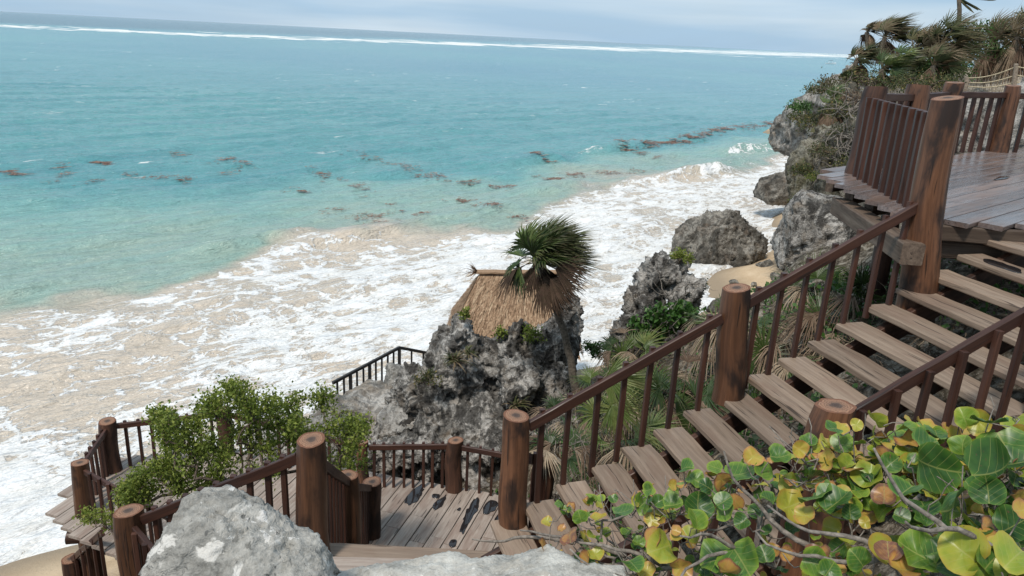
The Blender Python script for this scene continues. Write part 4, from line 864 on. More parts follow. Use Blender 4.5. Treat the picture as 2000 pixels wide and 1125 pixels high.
def shrub(name, base, targets, label, cat, leafmat_, stemmat, leaf, nleaf, r0=.02, spreadf=.12, group=None, twigr=.003, rnr=(.1, .9), bias=.55, asp=.6):
    """branches grown toward target points, with small leaves round every twig"""
    t = thing(name, tuple(base), label, cat, group); nodes = [Vector(base)]; par = [-1]; 
    for tg in sorted(targets, key=lambda q: (q-nodes[0]).length):
        db = (tg-nodes[0]).length
        j = min(range(len(nodes)), key=lambda i: (nodes[i]-tg).length+bias*0.3*(0 if (nodes[i]-nodes[0]).length < db else 1)); n = max(2, int((nodes[j]-tg).length/.12)); n = min(n, 7); p0 = nodes[j].copy(); pi = j
        for s in range(1, n+1):
            p = p0.lerp(tg, s/n)+rv(.018 if s < n else 0)+Vector((0, 0, .03*math.sin(PI*s/n))); nodes.append(p); par.append(pi); pi = len(nodes)-1
    cnt = [1]*len(nodes)
    for i in range(len(nodes)-1, 0, -1): cnt[par[i]] += cnt[i]
    kids = {}
    for i in range(1, len(nodes)): kids.setdefault(par[i], []).append(i)
    rad = [max(twigr, r0*(c/cnt[0])**.42) for c in cnt]
    mb = MB()
    for i in range(1, len(nodes)):
        p = par[i]; mb.tube([nodes[p], nodes[i]], [min(rad[p], rad[i]*1.35), rad[i]], 6 if rad[i] > .006 else 4, cap=False)
    mb.build('branches', stemmat, t, smooth=True)
    mb = MB(); tips = [i for i in range(1, len(nodes)) if cnt[i] < 14]
    for _ in range(nleaf):
        i = random.choice(tips); p = nodes[par[i]].lerp(nodes[i], random.random())+rv(spreadf*.5)
        d = (rv(1)+V(.2, 0, .5)).normalized(); s_ = d.orthogonal().normalized(); s_.rotate(Matrix.Rotation(random.random()*6.28, 3, d)); l_ = leaf*random.uniform(.6, 1.3); w = l_*asp*.5; u = d.cross(s_)
        mb.add([p, p+d*l_*.45+s_*w+u*w*.3, p+d*l_, p+d*l_*.45-s_*w+u*w*.3], [[0, 1, 2], [0, 2, 3]], [(0, 0, 0), (.4, 0, 0), (.8, 0, 0), (.4, 0, 0)], min(1, max(0, random.uniform(*rnr))))
    mb.build('foliage', leafmat_, t); return t
def inpoly(x, y, P):
    c = False
    for (x0, y0), (x1, y1) in zip(P, P[1:]+P[:1]):
        if (y0 > y) != (y1 > y) and x < (x1-x0)*(y-y0)/(y1-y0)+x0: c = not c
    return c
def scatter(P, n, Yf, ys):
    xs_ = [p[0] for p in P]; ys_ = [p[1] for p in P]; out = []
    while len(out) < n:
        x, y = random.uniform(min(xs_), max(xs_)), random.uniform(min(ys_), max(ys_))
        if inpoly(x, y, P): out.append(atd(x, y, (Yf(x, y) if callable(Yf) else Yf)+random.uniform(-ys, ys)))
    return out
# feathery shrub growing through the gap before the lower deck
P1 = [(292, 800), (340, 812), (400, 770), (440, 745), (480, 752), (520, 775), (560, 790), (585, 755), (602, 770), (575, 800), (600, 830), (575, 870), (560, 900), (570, 930), (500, 930), (440, 945), (390, 955), (330, 975), (265, 990), (225, 960), (270, 925), (330, 900), (310, 850)]
P1b = [(580, 850), (640, 838), (700, 815), (722, 835), (690, 870), (720, 905), (680, 930), (640, 925), (600, 905)]
P1c = [(560, 790), (600, 775), (650, 765), (640, 785), (590, 800)]
P1d = [(140, 1018), (180, 1000), (225, 1000), (225, 1040), (190, 1035), (160, 1025)]
fb = atd(470, 1010, 8.4); fb.z = 3.3
shrub('feathery_shrub', fb, scatter(P1, 220, 8.7, .45)+scatter([(292, 800), (340, 812), (330, 900), (400, 940), (265, 990), (225, 960), (270, 925), (320, 890)], 60, 8.7, .4)+scatter(P1b, 50, 9.0, .3)+scatter(P1c, 10, 9.1, .2), 'bushy bright green shrub with tiny leaves growing over the lower deck railing', 'shrub', M_fine, M_twigb, .05, 22000, .045, .125, None, .003)
fb = atd(235, 1065, 8.6); shrub('feathery_shrub', fb, scatter(P1d, 18, 8.9, .2)+scatter([(225, 960), (270, 950), (300, 985), (240, 1000)], 10, 8.8, .2), 'small yellowish sprig of tiny leaves beside the left log post', 'shrub', M_fine, M_twigb, .05, 900, .012, .1, None, .003, (.4, 1))
# small plants on the rocks
def tuft(name, base, n, L, label, cat, mat, spread=1.2, wid=.012, group=None, rnr=(0, 1), droop=.5, wind=V(.15, 0, 0)):
    mb = MB()
    for i in range(n):
        a = random.random()*6.28; el = random.uniform(.15, 1.4); d = V(math.cos(a)*math.cos(el), math.sin(a)*math.cos(el), math.sin(el)); l_ = L*random.uniform(.5, 1.1); b = Vector(base)+V(random.gauss(0, .25), random.gauss(0, .25), 0)*L*spread*.4
        s_ = d.cross(Z).normalized()*wid; vs = []; lc = []
        for f in (0, .35, .7): p = b+d*l_*f+wind*l_*f*f-Z*(droop*l_*f*f); vs += [p-s_*(1-f*.5), p+s_*(1-f*.5)]; lc += [(f, 0, 0)]*2
        vs.append(b+d*l_+wind*l_-Z*(droop*l_)); lc.append((1, 0, 0)); mb.add(vs, [[0, 1, 3, 2], [2, 3, 5, 4], [4, 5, 6]], lc, random.uniform(*rnr))
    return tag(mb.build(name, mat, off=tuple(base)), label, cat, group)
def blob(c, rx, ry, rz, n):
    out = []
    for _ in range(n):
        d = rv(1).normalized(); s = random.random()**.4; out.append(Vector(c)+Vector((d.x*rx, d.y*ry, abs(d.z)*rz))*s)
    return out
def bush(label, x, y, Y, rx, rz, nt_, nl_, leaf, mat, group=None, cat='shrub', name='leafy_shrub', rnr=(.05, .95), asp=.6, stem=None, ry=None):
    c = atd(x, y, Y); b = c-V(0, 0, .08); return shrub(name, b, blob(c, rx, ry or rx, rz, nt_), label, cat, mat, stem or M_twigb, leaf, nl_, .018 if rx < 1 else .05, rx*.3, group, .003 if rx < 1 else .012, rnr, .55, asp)
g = 'small plants on the limestone outcrop'
bush('upright sprig with bright leaves on the left peak of the outcrop', 906, 622, 14.2, .14, .28, 14, 120, .07, M_fine, g, 'plant', 'rock_plant')
bush('bright green cushion plant beside the sprig in front of the thatch', 975, 660, 14.3, .16, .2, 16, 260, .06, M_fine, g, 'plant', 'rock_plant')
bush('spreading green plant on the outcrop below the thatch at right', 1035, 660, 14.3, .28, .2, 22, 420, .06, M_fine, g, 'plant', 'rock_plant', (.1, .7))
bush('olive cushion plant low on the left face of the outcrop', 835, 745, 13.3, .28, .22, 24, 520, .045, M_scrub, g, 'plant', 'rock_plant')
bush('little mossy green tuft at the foot of the pale rock ledge', 660, 808, 13.4, .25, .1, 14, 260, .04, M_fine, g, 'plant', 'rock_plant')
for lab, x, y, Y, n_, L in (('spiky agave-like tuft in the upper left face of the outcrop', 888, 705, 13.6, 70, .42), ('dry spiky tuft above the olive cushion plant', 915, 690, 13.7, 50, .3), ('dark hanging fern tuft under the palm on the outcrop', 1010, 790, 13.1, 60, .35)):
    tuft('spiky_plant', atd(x, y, Y), n_, L, lab, 'plant', M_pmix, 1, .018, g)
bush('yellow green shrub perched on top of the dark crag', 1328, 508, 16.4, .28, .25, 26, 700, .05, M_fine, None, 'shrub', 'leafy_shrub', (.3, 1))
bush('low green shrub to the right of the crag top', 1365, 565, 16.6, .3, .2, 24, 500, .05, M_scrub, None, 'shrub', 'leafy_shrub', (.1, .7))
c = atd(1290, 640, 15.4); shrub('creeping_vine', atd(1275, 700, 15.2), scatter([(1225, 640), (1250, 610), (1300, 600), (1365, 600), (1370, 640), (1310, 665), (1240, 670)], 70, 15.3, .3), 'dark green creeping vine with broad leaves over the crag foot', 'vine', M_vine, M_twig, .12, 1300, .02, .14, None, .007, (.1, .9), .55, .8)
bush('dark green rounded shrub between the palm trunk and the crag', 1160, 690, 15, .3, .3, 26, 700, .06, M_vine, None, 'shrub', 'leafy_shrub')
# palmetto thicket beneath the long handrail
g = 'palmetto fans under the long staircase'
pal = [('big bright green palmetto fan behind the first balusters of the long railing', 1215, 800, 8.3, .55, 8, 0, (.5, .95)), ('green palmetto just left of the middle log post', 1290, 740, 8.9, .55, 7, 5, (.2, .7)), ('dark palmetto under the middle of the long railing', 1340, 720, 8.8, .5, 7, 4, (.05, .4)),
       ('straw-coloured collapsed palmetto beside the middle log post', 1560, 640, 9.2, .6, 2, 10, (.3, .6)), ('green palmetto right of the middle log post', 1500, 690, 8.8, .5, 6, 3, (.2, .7)), ('pale dead palmetto below the upper deck beams', 1640, 590, 9.6, .7, 3, 12, (.3, .7)),
       ('green palmetto in the gap below the tallest log post', 1720, 540, 9.7, .6, 7, 4, (.1, .6)), ('drooping straw palmetto hanging over a lower tread', 1275, 830, 7.9, .5, 0, 9, (.3, .7)), ('fresh palmetto sprout beside the crag vine', 1240, 655, 13.5, .5, 7, 5, (.4, .9)),
       ('low green palmetto at the foot of the crag', 1195, 720, 12, .55, 7, 3, (.4, .9)), ('dry palmetto left of the straw-coloured one', 1440, 610, 11, .7, 3, 10, (.3, .7)), ('brown palmetto behind the tall first log post', 1100, 830, 8.8, .5, 3, 7, (.1, .5)), ('grey dead palmetto beneath the crag vine', 1270, 720, 11, .7, 0, 10, (.2, .6)),
       ('green palmetto high behind the overhanging rock foot', 1600, 560, 12, .7, 6, 6, (.2, .7)), ('brushy palmetto beside the sand patch', 1400, 600, 14, .7, 6, 5, (.3, .8)), ('dark spiky palmetto at the outcrop foot', 1130, 780, 10.5, .5, 6, 6, (.05, .4))]
for lab, x, y, Y, L, nf, nd, rr_ in pal:
    p = atd(x, y, Y); t = thing('palmetto', tuple(p), lab, 'palmetto', g); mb = MB(); b = Vector((p.x, p.y, max(p.z-.5, min(p.z-.15, gz(p.x, p.y)))))
    for i in range(nf):
        a = 2.4*i+random.random(); d = V(math.cos(a)*.8, math.sin(a)*.8-.25, random.uniform(.3, 1.0)).normalized(); fan(mb, b+d*random.uniform(.2, .5), (d+V(0, 0, -.2)).normalized(), L*random.uniform(.7, 1.1), 26, 3.6, V(.25, 0, 0), random.uniform(.15, .4), .016, random.uniform(*rr_), 3, pet=b, up=(V(0, -.4, 1)+rv(.3)).normalized())
    if nf: mb.build('green_fronds', M_palm, t)
    mb = MB()
    for i in range(nd):
        a = 2.4*i+random.random(); d = V(math.cos(a), math.sin(a)-.2, random.uniform(-.35, .45)).normalized(); fan(mb, b+d*random.uniform(.15, .5)+V(0, 0, .2), (d+V(0, 0, -.3)).normalized(), L*random.uniform(.8, 1.2), 22, 2.2, V(.2, 0, 0), random.uniform(.3, .9), .013, random.uniform(.35, 1), 3, pet=b)
    if nd: mb.build('dead_fronds', M_pdead, t)
for hx, hy, hY, dx, dz, L_ in ((1185, 735, 7.7, .9, -.1, .46), (1195, 790, 7.6, .7, -.7, .4), (1215, 740, 7.9, .5, .8, .4)):
    t_ = [o for o in COL.objects if o.get('label', '').startswith('big bright green palmetto')][0]; mb = MB(); fan(mb, atd(hx, hy, hY), V(dx, -.15, dz), L_, 26, 2.6, V(.1, 0, 0), .2, .019, .82, 3, pet=Vector(t_['_base']), up=V(.05, -1, .25)); mb.build('green_fronds', M_palm, t_)
# ground litter: fallen straw and leafy cover on the bank (nobody could count it)
mb = MB(); mg = MB()
for _ in range(5200):
    u = random.uniform(-.3, 6); v = random.uniform(-5.5, -.05)
    p = st(u, v, 0); p.z = gz(p.x, p.y)+random.uniform(.0, .16); a = random.random()*6.28; d = V(math.cos(a), math.sin(a), random.uniform(-.2, .35)); L = random.uniform(.12, .5); s_ = d.cross(Z).normalized()*random.uniform(.004, .009)
    q = p+d*L*.5+V(0, 0, .03); e = p+d*L-V(0, 0, .02); mb.add([p-s_, p+s_, q+s_, q-s_, e], [[0, 1, 2, 3], [3, 2, 4]], [(0, 0, 0)]*5, random.random())
for _ in range(9000):
    u = random.uniform(-.3, 7); v = random.uniform(-7, -.2); p = st(u, v, 0)
    if pn([[p.x*.9, p.y*.9, 4.2]])[0] < -.12: continue
    p.z = gz(p.x, p.y)+random.uniform(.02, .3); d = (rv(1)+V(0, 0, .6)).normalized(); s_ = d.orthogonal().normalized(); l_ = random.uniform(.04, .11); w = l_*.4
    mg.add([p, p+d*l_*.5+s_*w, p+d*l_, p+d*l_*.5-s_*w], [[0, 1, 2], [0, 2, 3]], [(0, 0, 0)]*4, random.random())
tag(mb.build('straw_litter', M_pdead, off=(2, 10, 6)), 'fallen straw and palm fibres covering the bank under the stairs', 'litter', None, 'stuff')
tag(mg.build('ground_cover', M_vine, off=(2, 10, 6)), 'low leafy ground cover on the bank under the stairs', 'ground cover', None, 'stuff')
# headland scrub
g = 'shrubs on the headland'
for a in [('green leafy bush with yellow leaves right of the tall lone trunk', 1895, 105, 38, 1.0, 1.4, 40, 1500, .14, M_vine), ('olive bush behind the rope fence', 1925, 120, 43, 1.2, .9, 30, 900, .14, M_scrub), ('yellowish scrub behind the second far deck post', 1820, 165, 30, 1.1, .35, 30, 900, .09, M_scrub), ('yellowish scrub behind the first far deck post', 1765, 168, 30, .9, .35, 26, 700, .09, M_scrub),
          ('grey-green scrub at the cliff crest below the palms', 1690, 165, 34, 1.1, .6, 34, 700, .1, M_scrub), ('bare twiggy scrub hanging over the cliff', 1655, 200, 31, .9, .6, 60, 260, .08, M_scrub), ('leafy scrub on the pale headland brow', 1600, 180, 49, 1.0, .6, 24, 700, .13, M_scrub), ('dark bush below the palms in the thicket', 1780, 150, 36, 1.4, .8, 34, 1300, .12, M_vine), ('dense dark bush under the broad swept palm', 1850, 150, 35, 1.1, .9, 34, 1300, .12, M_vine),
          ('ragged scrub in the cliff hollow beside the deck railing', 1640, 270, 28.5, .7, .6, 40, 500, .07, M_scrub), ('moss green patch plant above the overhanging rock', 1560, 400, 26.2, .4, .25, 24, 500, .06, M_fine), ('bright moss plant on the cliff beside the deck corner', 1585, 350, 27.2, .35, .25, 24, 400, .06, M_fine), ('green trailing plant on the upper cliff edge', 1560, 235, 52, 1.0, .5, 24, 600, .12, M_scrub),
          ('dark scrub at the far right behind the rope fence', 1970, 130, 40, 1.3, .8, 30, 1000, .13, M_scrub)]:
    bush(*a, g)
for i, (x, y, Y, r_, m_, lab) in enumerate([(1640, 225, 28.5, .7, M_scrub, 'brown-green scrub just below the bare twigs on the cliff'), (1605, 300, 27.4, .6, M_pmix, 'straw scrub hanging over the lower cliff'), (1570, 340, 26.5, .5, M_scrub, 'low scrub at the seaward foot of the mossy cliff'), (1660, 330, 26.5, .7, M_scrub, 'scrub in the shade of the upper deck corner'), (1590, 250, 50, 1.3, M_scrub, 'grey scrub on the side of the pale headland rock'), (1625, 175, 45, 1.2, M_pmix, 'dry scrub along the headland brow'), (1560, 215, 53, .9, M_vine, 'dark clump near the seaward tip of the headland'), (1680, 200, 29.5, .8, M_pdead, 'dead brown scrub behind the first deck post')]):
    bush(lab, x, y, Y, r_, r_*.6, 36, 700, .075*Y/27, m_, g)
def roots(label, px, Y, n, L, r=.012, name='hanging_roots'):
    mb = MB()
    for _ in range(n):
        x, y = random.choice(px); p = atd(x+random.gauss(0, 8), y+random.gauss(0, 8), Y+random.uniform(-.4, .4)); d = (rv(1)+V(0, -.5, -.4)).normalized(); pts = [p]
        for s in range(7): d = (d+rv(.35)).normalized(); pts.append(pts[-1]+d*L/7)
        mb.tube(pts, [r*(1-.12*s) for s in range(8)], 5)
    tag(mb.build(name, M_twig, off=tuple(atd(*px[0], Y))), label, 'roots')
roots('pale bare roots and twigs tangled on the cliff face', [(1650, 215), (1670, 200), (1640, 260), (1655, 290), (1630, 310), (1665, 250), (1600, 320)], 28, 90, 1.3, .022)
roots('pale twisted vine stems across the dark crag', [(1290, 580), (1320, 600), (1335, 560), (1270, 620), (1300, 630)], 15.5, 26, .8, .012, 'bare_vine')
roots('thin grey twigs poking from the bank behind the first log post', [(1090, 870), (1130, 860), (1180, 830), (1110, 800)], 8.6, 40, .6, .005, 'bare_twigs')

# ------------------------------------------------------------------ sea grape in the foreground
def sgmat():
    m, nt, out = newmat('sea_grape_leaf'); k = N(nt); rn = k.attr('rn').outputs['Fac']; x = k.n('SeparateXYZ'); k.link(k.attr('lc').outputs['Vector'], x.inputs[0])
    u, v, r = x.outputs[0], x.outputs[1], x.outputs[2]
    p = k.n('NewGeometry').outputs['Position']; nz = k.noise(p, 22, 4, .6); nz2 = k.noise(p, 70, 3)
    f = k.math('ADD', rn, k.math('MULTIPLY', k.math('SUBTRACT', nz.outputs[0], .5), .35)); f = k.math('ADD', f, k.math('MULTIPLY', k.mrange(r, .72, 1.0), .16))
    c = k.ramp(f, [(0, (.018, .06, .016)), (.22, (.055, .135, .022)), (.42, (.17, .265, .03)), (.62, (.34, .34, .045)), (.76, (.42, .3, .05)), (.9, (.45, .22, .07)), (1, (.2, .09, .055))])
    au = k.math('ABSOLUTE', u)
    vein = k.math('MULTIPLY', k.math('SUBTRACT', v, k.math('MULTIPLY', k.math('POWER', au, .85), .7)), 2.9); vf = k.math('ABSOLUTE', k.math('SUBTRACT', k.math('FRACT', vein), .5))
    vm = k.math('MAXIMUM', k.mrange(vf, .455, .485), k.mrange(au, .045, .015)); c = k.mix(k.math('MULTIPLY', vm, .5), c, (.36, .36, .11))
    c = k.mix(k.mrange(nz2.outputs[0], .66, .74, 0, .7), c, (.13, .06, .035))
    s = k.bsdf(c, .38, .45, k.bump(vm, -.35, .004)); t = k.n('BsdfTranslucent'); k.link(c, t.inputs[0]); mx = k.n('MixShader'); mx.inputs[0].default_value = .22
    k.link(s.outputs[0], mx.inputs[1]); k.link(t.outputs[0], mx.inputs[2]); k.link(mx.outputs[0], out.inputs[0]); return m
M_sg = sgmat()
def sgleaf(mb, c, nrm, tipdir, R, tint):
    nrm = nrm.normalized(); tip = (tipdir-nrm*tipdir.dot(nrm)).normalized(); sd_ = tip.cross(nrm); fold = random.uniform(.15, .8); curl = random.uniform(-.6, .7); ph_ = random.random()*6.28; wav = random.uniform(.04, .15)
    vs = []; lc = []; NA = 22; rings = (0, .3, .55, .78, 1.0)
    for ri in rings[1:]:
        for i in range(NA):
            a = 2*PI*i/NA; rr = 1-.24*max(0, math.cos(a-PI))**10+.03*math.sin(3*a+ph_); x_, y_ = ri*rr*math.sin(a)*1.04, ri*rr*math.cos(a)*.96
            h = fold*abs(x_)**1.3*.8+curl*y_*y_*.6+wav*ri*ri*math.sin(4*a+ph_)+wav*.6*ri*math.sin(7*a+2*ph_)
            vs.append(c+(sd_*x_+tip*y_+nrm*h)*R); lc.append((x_, y_, ri))
    vs.append(Vector(c)); lc.append((0, 0, 0)); o = len(vs)-1; fs = [[i, (i+1) % NA, o] for i in range(NA)]
    for j in range(3):
        for i in range(NA): fs.append([j*NA+i, (j+1)*NA+i, (j+1)*NA+(i+1) % NA, j*NA+(i+1) % NA])
    mb.add(vs, fs, lc, min(1, max(0, tint)))
TINT = dict(g=(.18, .34), d=(.02, .18), y=(.6, .78), l=(.42, .56), o=(.76, .9), b=(.93, 1.0))
SG = """1710 823 45 l;1883 817 45 l;1910 823 50 y;1933 827 60 d;1773 837 55 g;1777 863 50 o;1810 867 60 g;1827 913 95 d;1967 877 100 g;1957 893 55 o;1943 923 110 d;1853 997 100 d;1767 960 60 d;1727 967 45 b;1700 930 60 l;1697 897 50 y;1643 837 30 y;1627 837 35 g;1673 830 25 y;1707 853 35 l;1617 900 45 o;1597 967 60 g;1633 983 70 d;1643 967 40 y;1543 950 40 l;1520 893 40 g;1560 877 30 y;1580 863 30 g;1540 990 60 y;1570 1007 40 y;1690 1020 25 y;1717 1073 60 y;1735 1080 50 b;1590 1100 50 g;1620 1113 45 g;1677 1093 50 g;1793 1083 90 g;1850 1090 80 d;1880 1077 90 l;1900 1083 80 g;1933 1100 70 g;1980 1090 80 l;1980 1027 70 d;1993 963 40 o;1993 997 40 o;1763 1113 60 o;1967 977 40 g;1913 1037 40 d;1910 997 25 y;1133 1010 28 g;1170 1012 30 y;1062 1070 38 o;1072 1077 25 g;1097 1033 20 o;1090 1078 15 y;1138 1053 30 y;1147 1093 35 o;1163 1083 30 y;1113 1047 40 b;1217 1000 45 g;1253 987 40 g;1263 980 40 g;1287 980 25 g;1313 987 40 g;1240 980 20 y;1273 1017 30 y;1293 1017 15 y;1337 940 40 l;1357 937 35 g;1340 913 30 g;1313 947 20 y;1267 957 25 g;1275 1052 42 o;1293 1070 60 l;1237 1103 40 g;1263 1117 35 y;1330 1110 45 o;1327 1047 35 y;1320 1037 20 o;1363 990 50 d;1360 1013 45 g;1370 1023 35 y;1347 1050 40 l;1410 937 38 o;1408 957 40 g;1443 927 55 g;1470 893 35 y;1437 980 32 o;1413 980 35 d;1417 997 40 g;1490 920 35 g;1483 947 30 y;1397 1067 18 g;1403 1093 70 g;1447 1093 75 g;1423 1117 45 o;1487 1003 40 d;1493 1083 35 d;1397 913 30 g;1740 905 40 g;1800 1010 45 d;1930 960 60 d;1880 870 45 g;1985 905 60 d;1760 1010 35 d;1660 1000 35 d;1500 975 30 g;1590 930 35 d;1450 1020 30 d;1380 950 30 d"""
def sgY(x, y): return 3.15-1.15*(x-1050)/950-.35*(y-1000)/125*(.4+.6*(x-1050)/950)
lit_ = [tuple(s.split()) for s in SG.split(';')]
groups = [('sea grape shrub with small yellow and orange leaves beside the flat stone', 1000, 1310, atd(1200, 1105, 2.9)), ('sea grape shrub with mixed orange and green leaves below the near railing', 1310, 1600, atd(1480, 1075, 2.65)), ('sea grape shrub with the largest round green leaves at bottom right', 1600, 2100, atd(1830, 1110, 2.2))]
for lab, xa, xb, base in groups:
    t = thing('sea_grape', tuple(base), lab, 'shrub', None); mb = MB(); leaves = []
    for sx_, sy_, ss, tc_ in lit_:
        x, y, s_ = int(sx_), int(sy_), int(ss)
        if not xa <= x < xb: continue
        Y = sgY(x, y)+random.uniform(-.12, .12); c = atd(x, y, Y); R = s_*.5*(Y*.95+.5)/FPX*(1.15 if x < 1600 else 1.02); lo_, hi_ = TINT[tc_]
        toC = (CAM-c).normalized(); nrm = (Z*random.uniform(.25, .9)+toC*random.uniform(.1, .9)+rv(.5)); leaves.append((c, nrm, (V(random.uniform(-1, 1), random.uniform(-.6, .3), random.uniform(.1, 1))), R, random.uniform(lo_, hi_)))
    for _ in range(int((xb-xa)*.8)):
        x, y = random.uniform(max(xa, 1060), min(xb, 2040)), random.uniform(830, 1180); ytop = 990-(x-1060)*.225
        if y < ytop or (y > 1010 and random.random() < .55): continue
        Y = sgY(x, y)+random.uniform(.05, .35); c = atd(x, y, Y); leaves.append((c, Z+rv(.5), rv(1), random.uniform(.02, .036)*(1.55 if x > 1600 else 1), random.choice([.05, .15, .22, .3, .38, .42, .48, .55, .62, .7, .8, .88])))
    for L_ in leaves: sgleaf(mb, *L_)
    # stems toward the leaves
    nodes = [Vector(base)]; par = [-1]
    for (c, n_, td, R, tn) in sorted(leaves, key=lambda q: (q[0]-nodes[0]).length):
        tg = c-td.normalized()*R*.8-Z*.01; j = min(range(len(nodes)), key=lambda i: (nodes[i]-tg).length+.12*(nodes[i]-nodes[0]).length*0); m_ = max(2, min(6, int((nodes[j]-tg).length/.05))); p0 = nodes[j].copy(); pi = j
        for s in range(1, m_+1):
            f = s/m_; nodes.append(p0.lerp(tg, f)+rv(.008 if s < m_ else 0)-Z*(.03*math.sin(PI*f))); par.append(pi); pi = len(nodes)-1
    for _ in range(26):
        j = random.randrange(len(nodes)); p = nodes[j]; pi = j; d = (V(-.5, .1, .5)+rv(.6)).normalized()
        for s in range(4): d = (d+rv(.25)).normalized(); nodes.append(nodes[pi]+d*.045); par.append(pi); pi = len(nodes)-1
    cnt = [1]*len(nodes)
    for i in range(len(nodes)-1, 0, -1): cnt[par[i]] += cnt[i]
    rad = [max(.0022, .015*(c_/cnt[0])**.5) for c_ in cnt]; sb = MB()
    for i in range(1, len(nodes)): p = par[i]; sb.tube([nodes[p], nodes[i]], [min(rad[p], rad[i]*1.3), rad[i]], 6, cap=False)
    for _ in range(4):
        x0 = random.uniform(xa, xb); x0 = min(max(x0, 1120), 1980); p = atd(x0, 1085+random.uniform(-30, 30), sgY(x0, 1085)+.15); d = V(-1, random.uniform(-.1, .3), random.uniform(-.1, .25)).normalized(); pts = [base.copy() if False else p]
        for s in range(9): d = (d+rv(.18)).normalized(); pts.append(pts[-1]+d*.06)
        sb.tube(pts, [.012-.0009*s for s in range(10)], 7)
    sb.build('branches', M_twig, t, smooth=True); mb.build('foliage', M_sg, t, smooth=True)
# leaf litter under the sea grape
mb = MB()
for _ in range(1500):
    x = random.uniform(.1, 2.6); y = random.uniform(1.3, 3.6); z = gz(x, y)+.02+random.uniform(0, .05); p = V(x, y, z); d = (rv(1)*.5+V(random.uniform(-1, 1), random.uniform(-1, 1), 0)).normalized(); s_ = d.cross(Z+rv(.4)).normalized(); l_ = random.uniform(.012, .04)
    mb.add([p-d*l_, p+s_*l_*.7, p+d*l_, p-s_*l_*.7], [[0, 1, 2, 3]], [(0, 0, 0)]*4, random.random())
tag(mb.build('leaf_litter', M_pdead, off=(1, 2, 9)), 'dry fallen leaves on the ground beneath the sea grape', 'litter', None, 'stuff')

# ------------------------------------------------------------------ small far things
c = at(1622, 125, 0); D = c.length
t = thing('motor_boat', (c.x, c.y, 0), 'small white motor boat with dark canopy far out near the headland', 'boat')
mb = MB(); S = D*.0009; hull = [(-4.2, .0, 1.0, 1.2), (-2, 0, 1.15, 1.15), (1, 0, 1.1, 1.3), (3.2, 0, .7, 1.6), (4.8, 0, .06, 2.0)]
vs = []; fs = []
for (x, y, w, h) in hull:
    for yy, zz in ((-w, h), (-w*.75, .1), (0, -.3), (w*.75, .1), (w, h), (0, h-.15)): vs.append(Vector((c.x+x*S*1.5, c.y+yy*S*1.5, zz*S*1.2)))
for i in range(4):
    for k_ in range(6): fs.append([i*6+k_, i*6+(k_+1) % 6, i*6+6+(k_+1) % 6, i*6+6+k_])
fs += [[5, 4, 3, 2, 1, 0], [24, 25, 26, 27, 28, 29]]
mb.add(vs, fs, [(0, 0, 0)]*len(vs), .5); mb.build('hull', M_white, t)
mb = MB(); q = Vector((c.x, c.y, S*4.4)); mb.board(q-V(2.6*S, 0, 0), q+V(2.2*S, 0, 0), 2.6*S, .35*S, ch=.1*S); cn = mb.build('canopy', M_blue, t)
for dx in (-2.4, 2.0):
    for dy in (-1.2, 1.2): mb = MB(); mb.tube([Vector((c.x+dx*S, c.y+dy*S, S*1.0)), Vector((c.x+dx*S, c.y+dy*S, S*4.4))], .12*S, 5); mb.build('canopy_pole', M_white, cn, off=t['_base'])
t = thing('rope_fence', atd(1985, 168, 30), 'grey wooden posts strung with pale ropes behind the upper deck', 'fence')
fp = [(1985, 125, 168, 30), (1888, 150, 172, 31), (2080, 120, 168, 29)]; tp = []
for x, ya, yb, Y in fp:
    a, b = atd(x, ya, Y), atd(x, yb, Y); mb = MB(); mb.log(b-V(0, 0, .3), a, .085, .08, n=12, seg=5); mb.build('fence_post', [M_fpost, M_fpost], t, smooth=True); tp.append((a, b))
for i, j in ((1, 0), (0, 2)):
    for f in (.12, .5, .82):
        p, q = tp[i][0].lerp(tp[i][1], f), tp[j][0].lerp(tp[j][1], f); mb = MB(); mb.tube([p.lerp(q, s/8)-V(0, 0, .12*math.sin(PI*s/8)) for s in range(9)], .022, 5); mb.build('rope', M_rope, t)
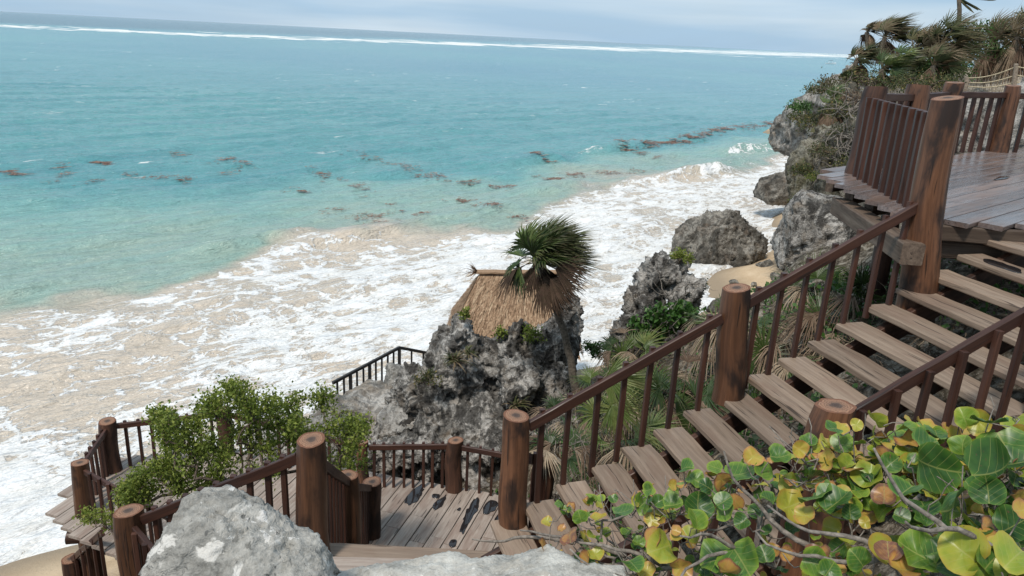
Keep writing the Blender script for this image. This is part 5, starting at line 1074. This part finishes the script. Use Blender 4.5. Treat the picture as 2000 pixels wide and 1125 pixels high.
def person(label, x, y, Y, shirt, legs, face=0.0, sit=True):
    """one skinned body: seated or standing figure, hair and clothes as children"""
    b = atd(x, y, Y); t = thing('person', tuple(b), label, 'person', None); H_ = .46 if sit else .9
    J = dict(pel=(0, 0, H_), sp=(0, 0, H_+.28), ch=(0, 0, H_+.46), nk=(0, 0, H_+.58), hd=(0, -.02, H_+.70), tp=(0, -.02, H_+.82))
    for s_, n_ in ((-1, 'l'), (1, 'r')):
        J['sh'+n_] = (.19*s_, 0, H_+.5); J['el'+n_] = (.25*s_, -.06, H_+.24); J['wr'+n_] = (.16*s_, -.26, H_+.12); J['ha'+n_] = (.12*s_, -.34, H_+.1)
        if sit: J['hp'+n_] = (.1*s_, -.02, H_); J['kn'+n_] = (.12*s_, -.44, H_+.02); J['an'+n_] = (.12*s_, -.46, .08); J['to'+n_] = (.12*s_, -.6, .04)
        else: J['hp'+n_] = (.1*s_, 0, H_-.04); J['kn'+n_] = (.11*s_, -.03, .48); J['an'+n_] = (.11*s_, 0, .08); J['to'+n_] = (.12*s_, -.15, .03)
    E_ = [('pel', 'sp'), ('sp', 'ch'), ('ch', 'nk'), ('nk', 'hd'), ('hd', 'tp')]
    for n_ in 'lr': E_ += [('ch', 'sh'+n_), ('sh'+n_, 'el'+n_), ('el'+n_, 'wr'+n_), ('wr'+n_, 'ha'+n_), ('pel', 'hp'+n_), ('hp'+n_, 'kn'+n_), ('kn'+n_, 'an'+n_), ('an'+n_, 'to'+n_)]
    RA = dict(pel=.14, sp=.12, ch=.14, nk=.055, hd=.1, tp=.075, sh=.06, el=.045, wr=.035, ha=.035, hp=.09, kn=.06, an=.045, to=.04)
    def grow(name, keys, k, mat, inf=0):
        ks = [q for q in J if q in keys]; me = bpy.data.meshes.new(name); me.from_pydata([J[q] for q in ks], [(ks.index(a), ks.index(c_)) for a, c_ in E_ if a in ks and c_ in ks], [])
        o = bpy.data.objects.new(name, me); COL.objects.link(o); md = o.modifiers.new('skin', 'SKIN'); 
        for q, sv in zip(ks, me.skin_vertices[0].data): r_ = RA[q if q in RA else q[:2]]+inf; sv.radius = (r_, r_*.8)
        me.skin_vertices[0].data[0].use_root = True
        o.modifiers.new('sub', 'SUBSURF').levels = 1; dg = bpy.context.evaluated_depsgraph_get(); m2 = bpy.data.meshes.new_from_object(o.evaluated_get(dg)); bpy.data.objects.remove(o); m2.name = name
        m2.materials.clear(); m2.materials.append(mat); o = bpy.data.objects.new(name, m2); COL.objects.link(o); o.parent = t; m2.polygons.foreach_set('use_smooth', [True]*len(m2.polygons)); return o
    grow('body', list(J), 0, M_skin); grow('shirt', ['pel', 'sp', 'ch', 'shl', 'shr', 'ell', 'elr'], 0, shirt, .018); grow('trousers', ['pel', 'hpl', 'hpr', 'knl', 'knr', 'anl', 'anr'], 0, legs, .018)
    mb = MB(); bm = bmesh.new(); bmesh.ops.create_icosphere(bm, subdivisions=2, radius=.105); vs = [Vector((v_.co.x, v_.co.y*1.05+.015, max(v_.co.z, -.03)+H_+.755))+b for v_ in bm.verts]; fs = [[v_.index for v_ in f.verts] for f in bm.faces]; bm.free(); mb.add(vs, fs, [(0, 0, 0)]*len(vs), .5); mb.build('hair', M_hair, t, smooth=True)
    t.rotation_euler.z = face; return t
person('person in white top and dark trousers sitting behind the rope fence', 1926, 137, 50, M_shirtw, M_shirtd, .4)
person('person in navy top sitting left of the one in white behind the rope fence', 1917, 139, 51, M_shirtd, M_shirtd, -.5)
person('person in pink clothes sitting to the right behind the rope fence', 1951, 140, 50, M_shirtr, M_shirtr, .9)
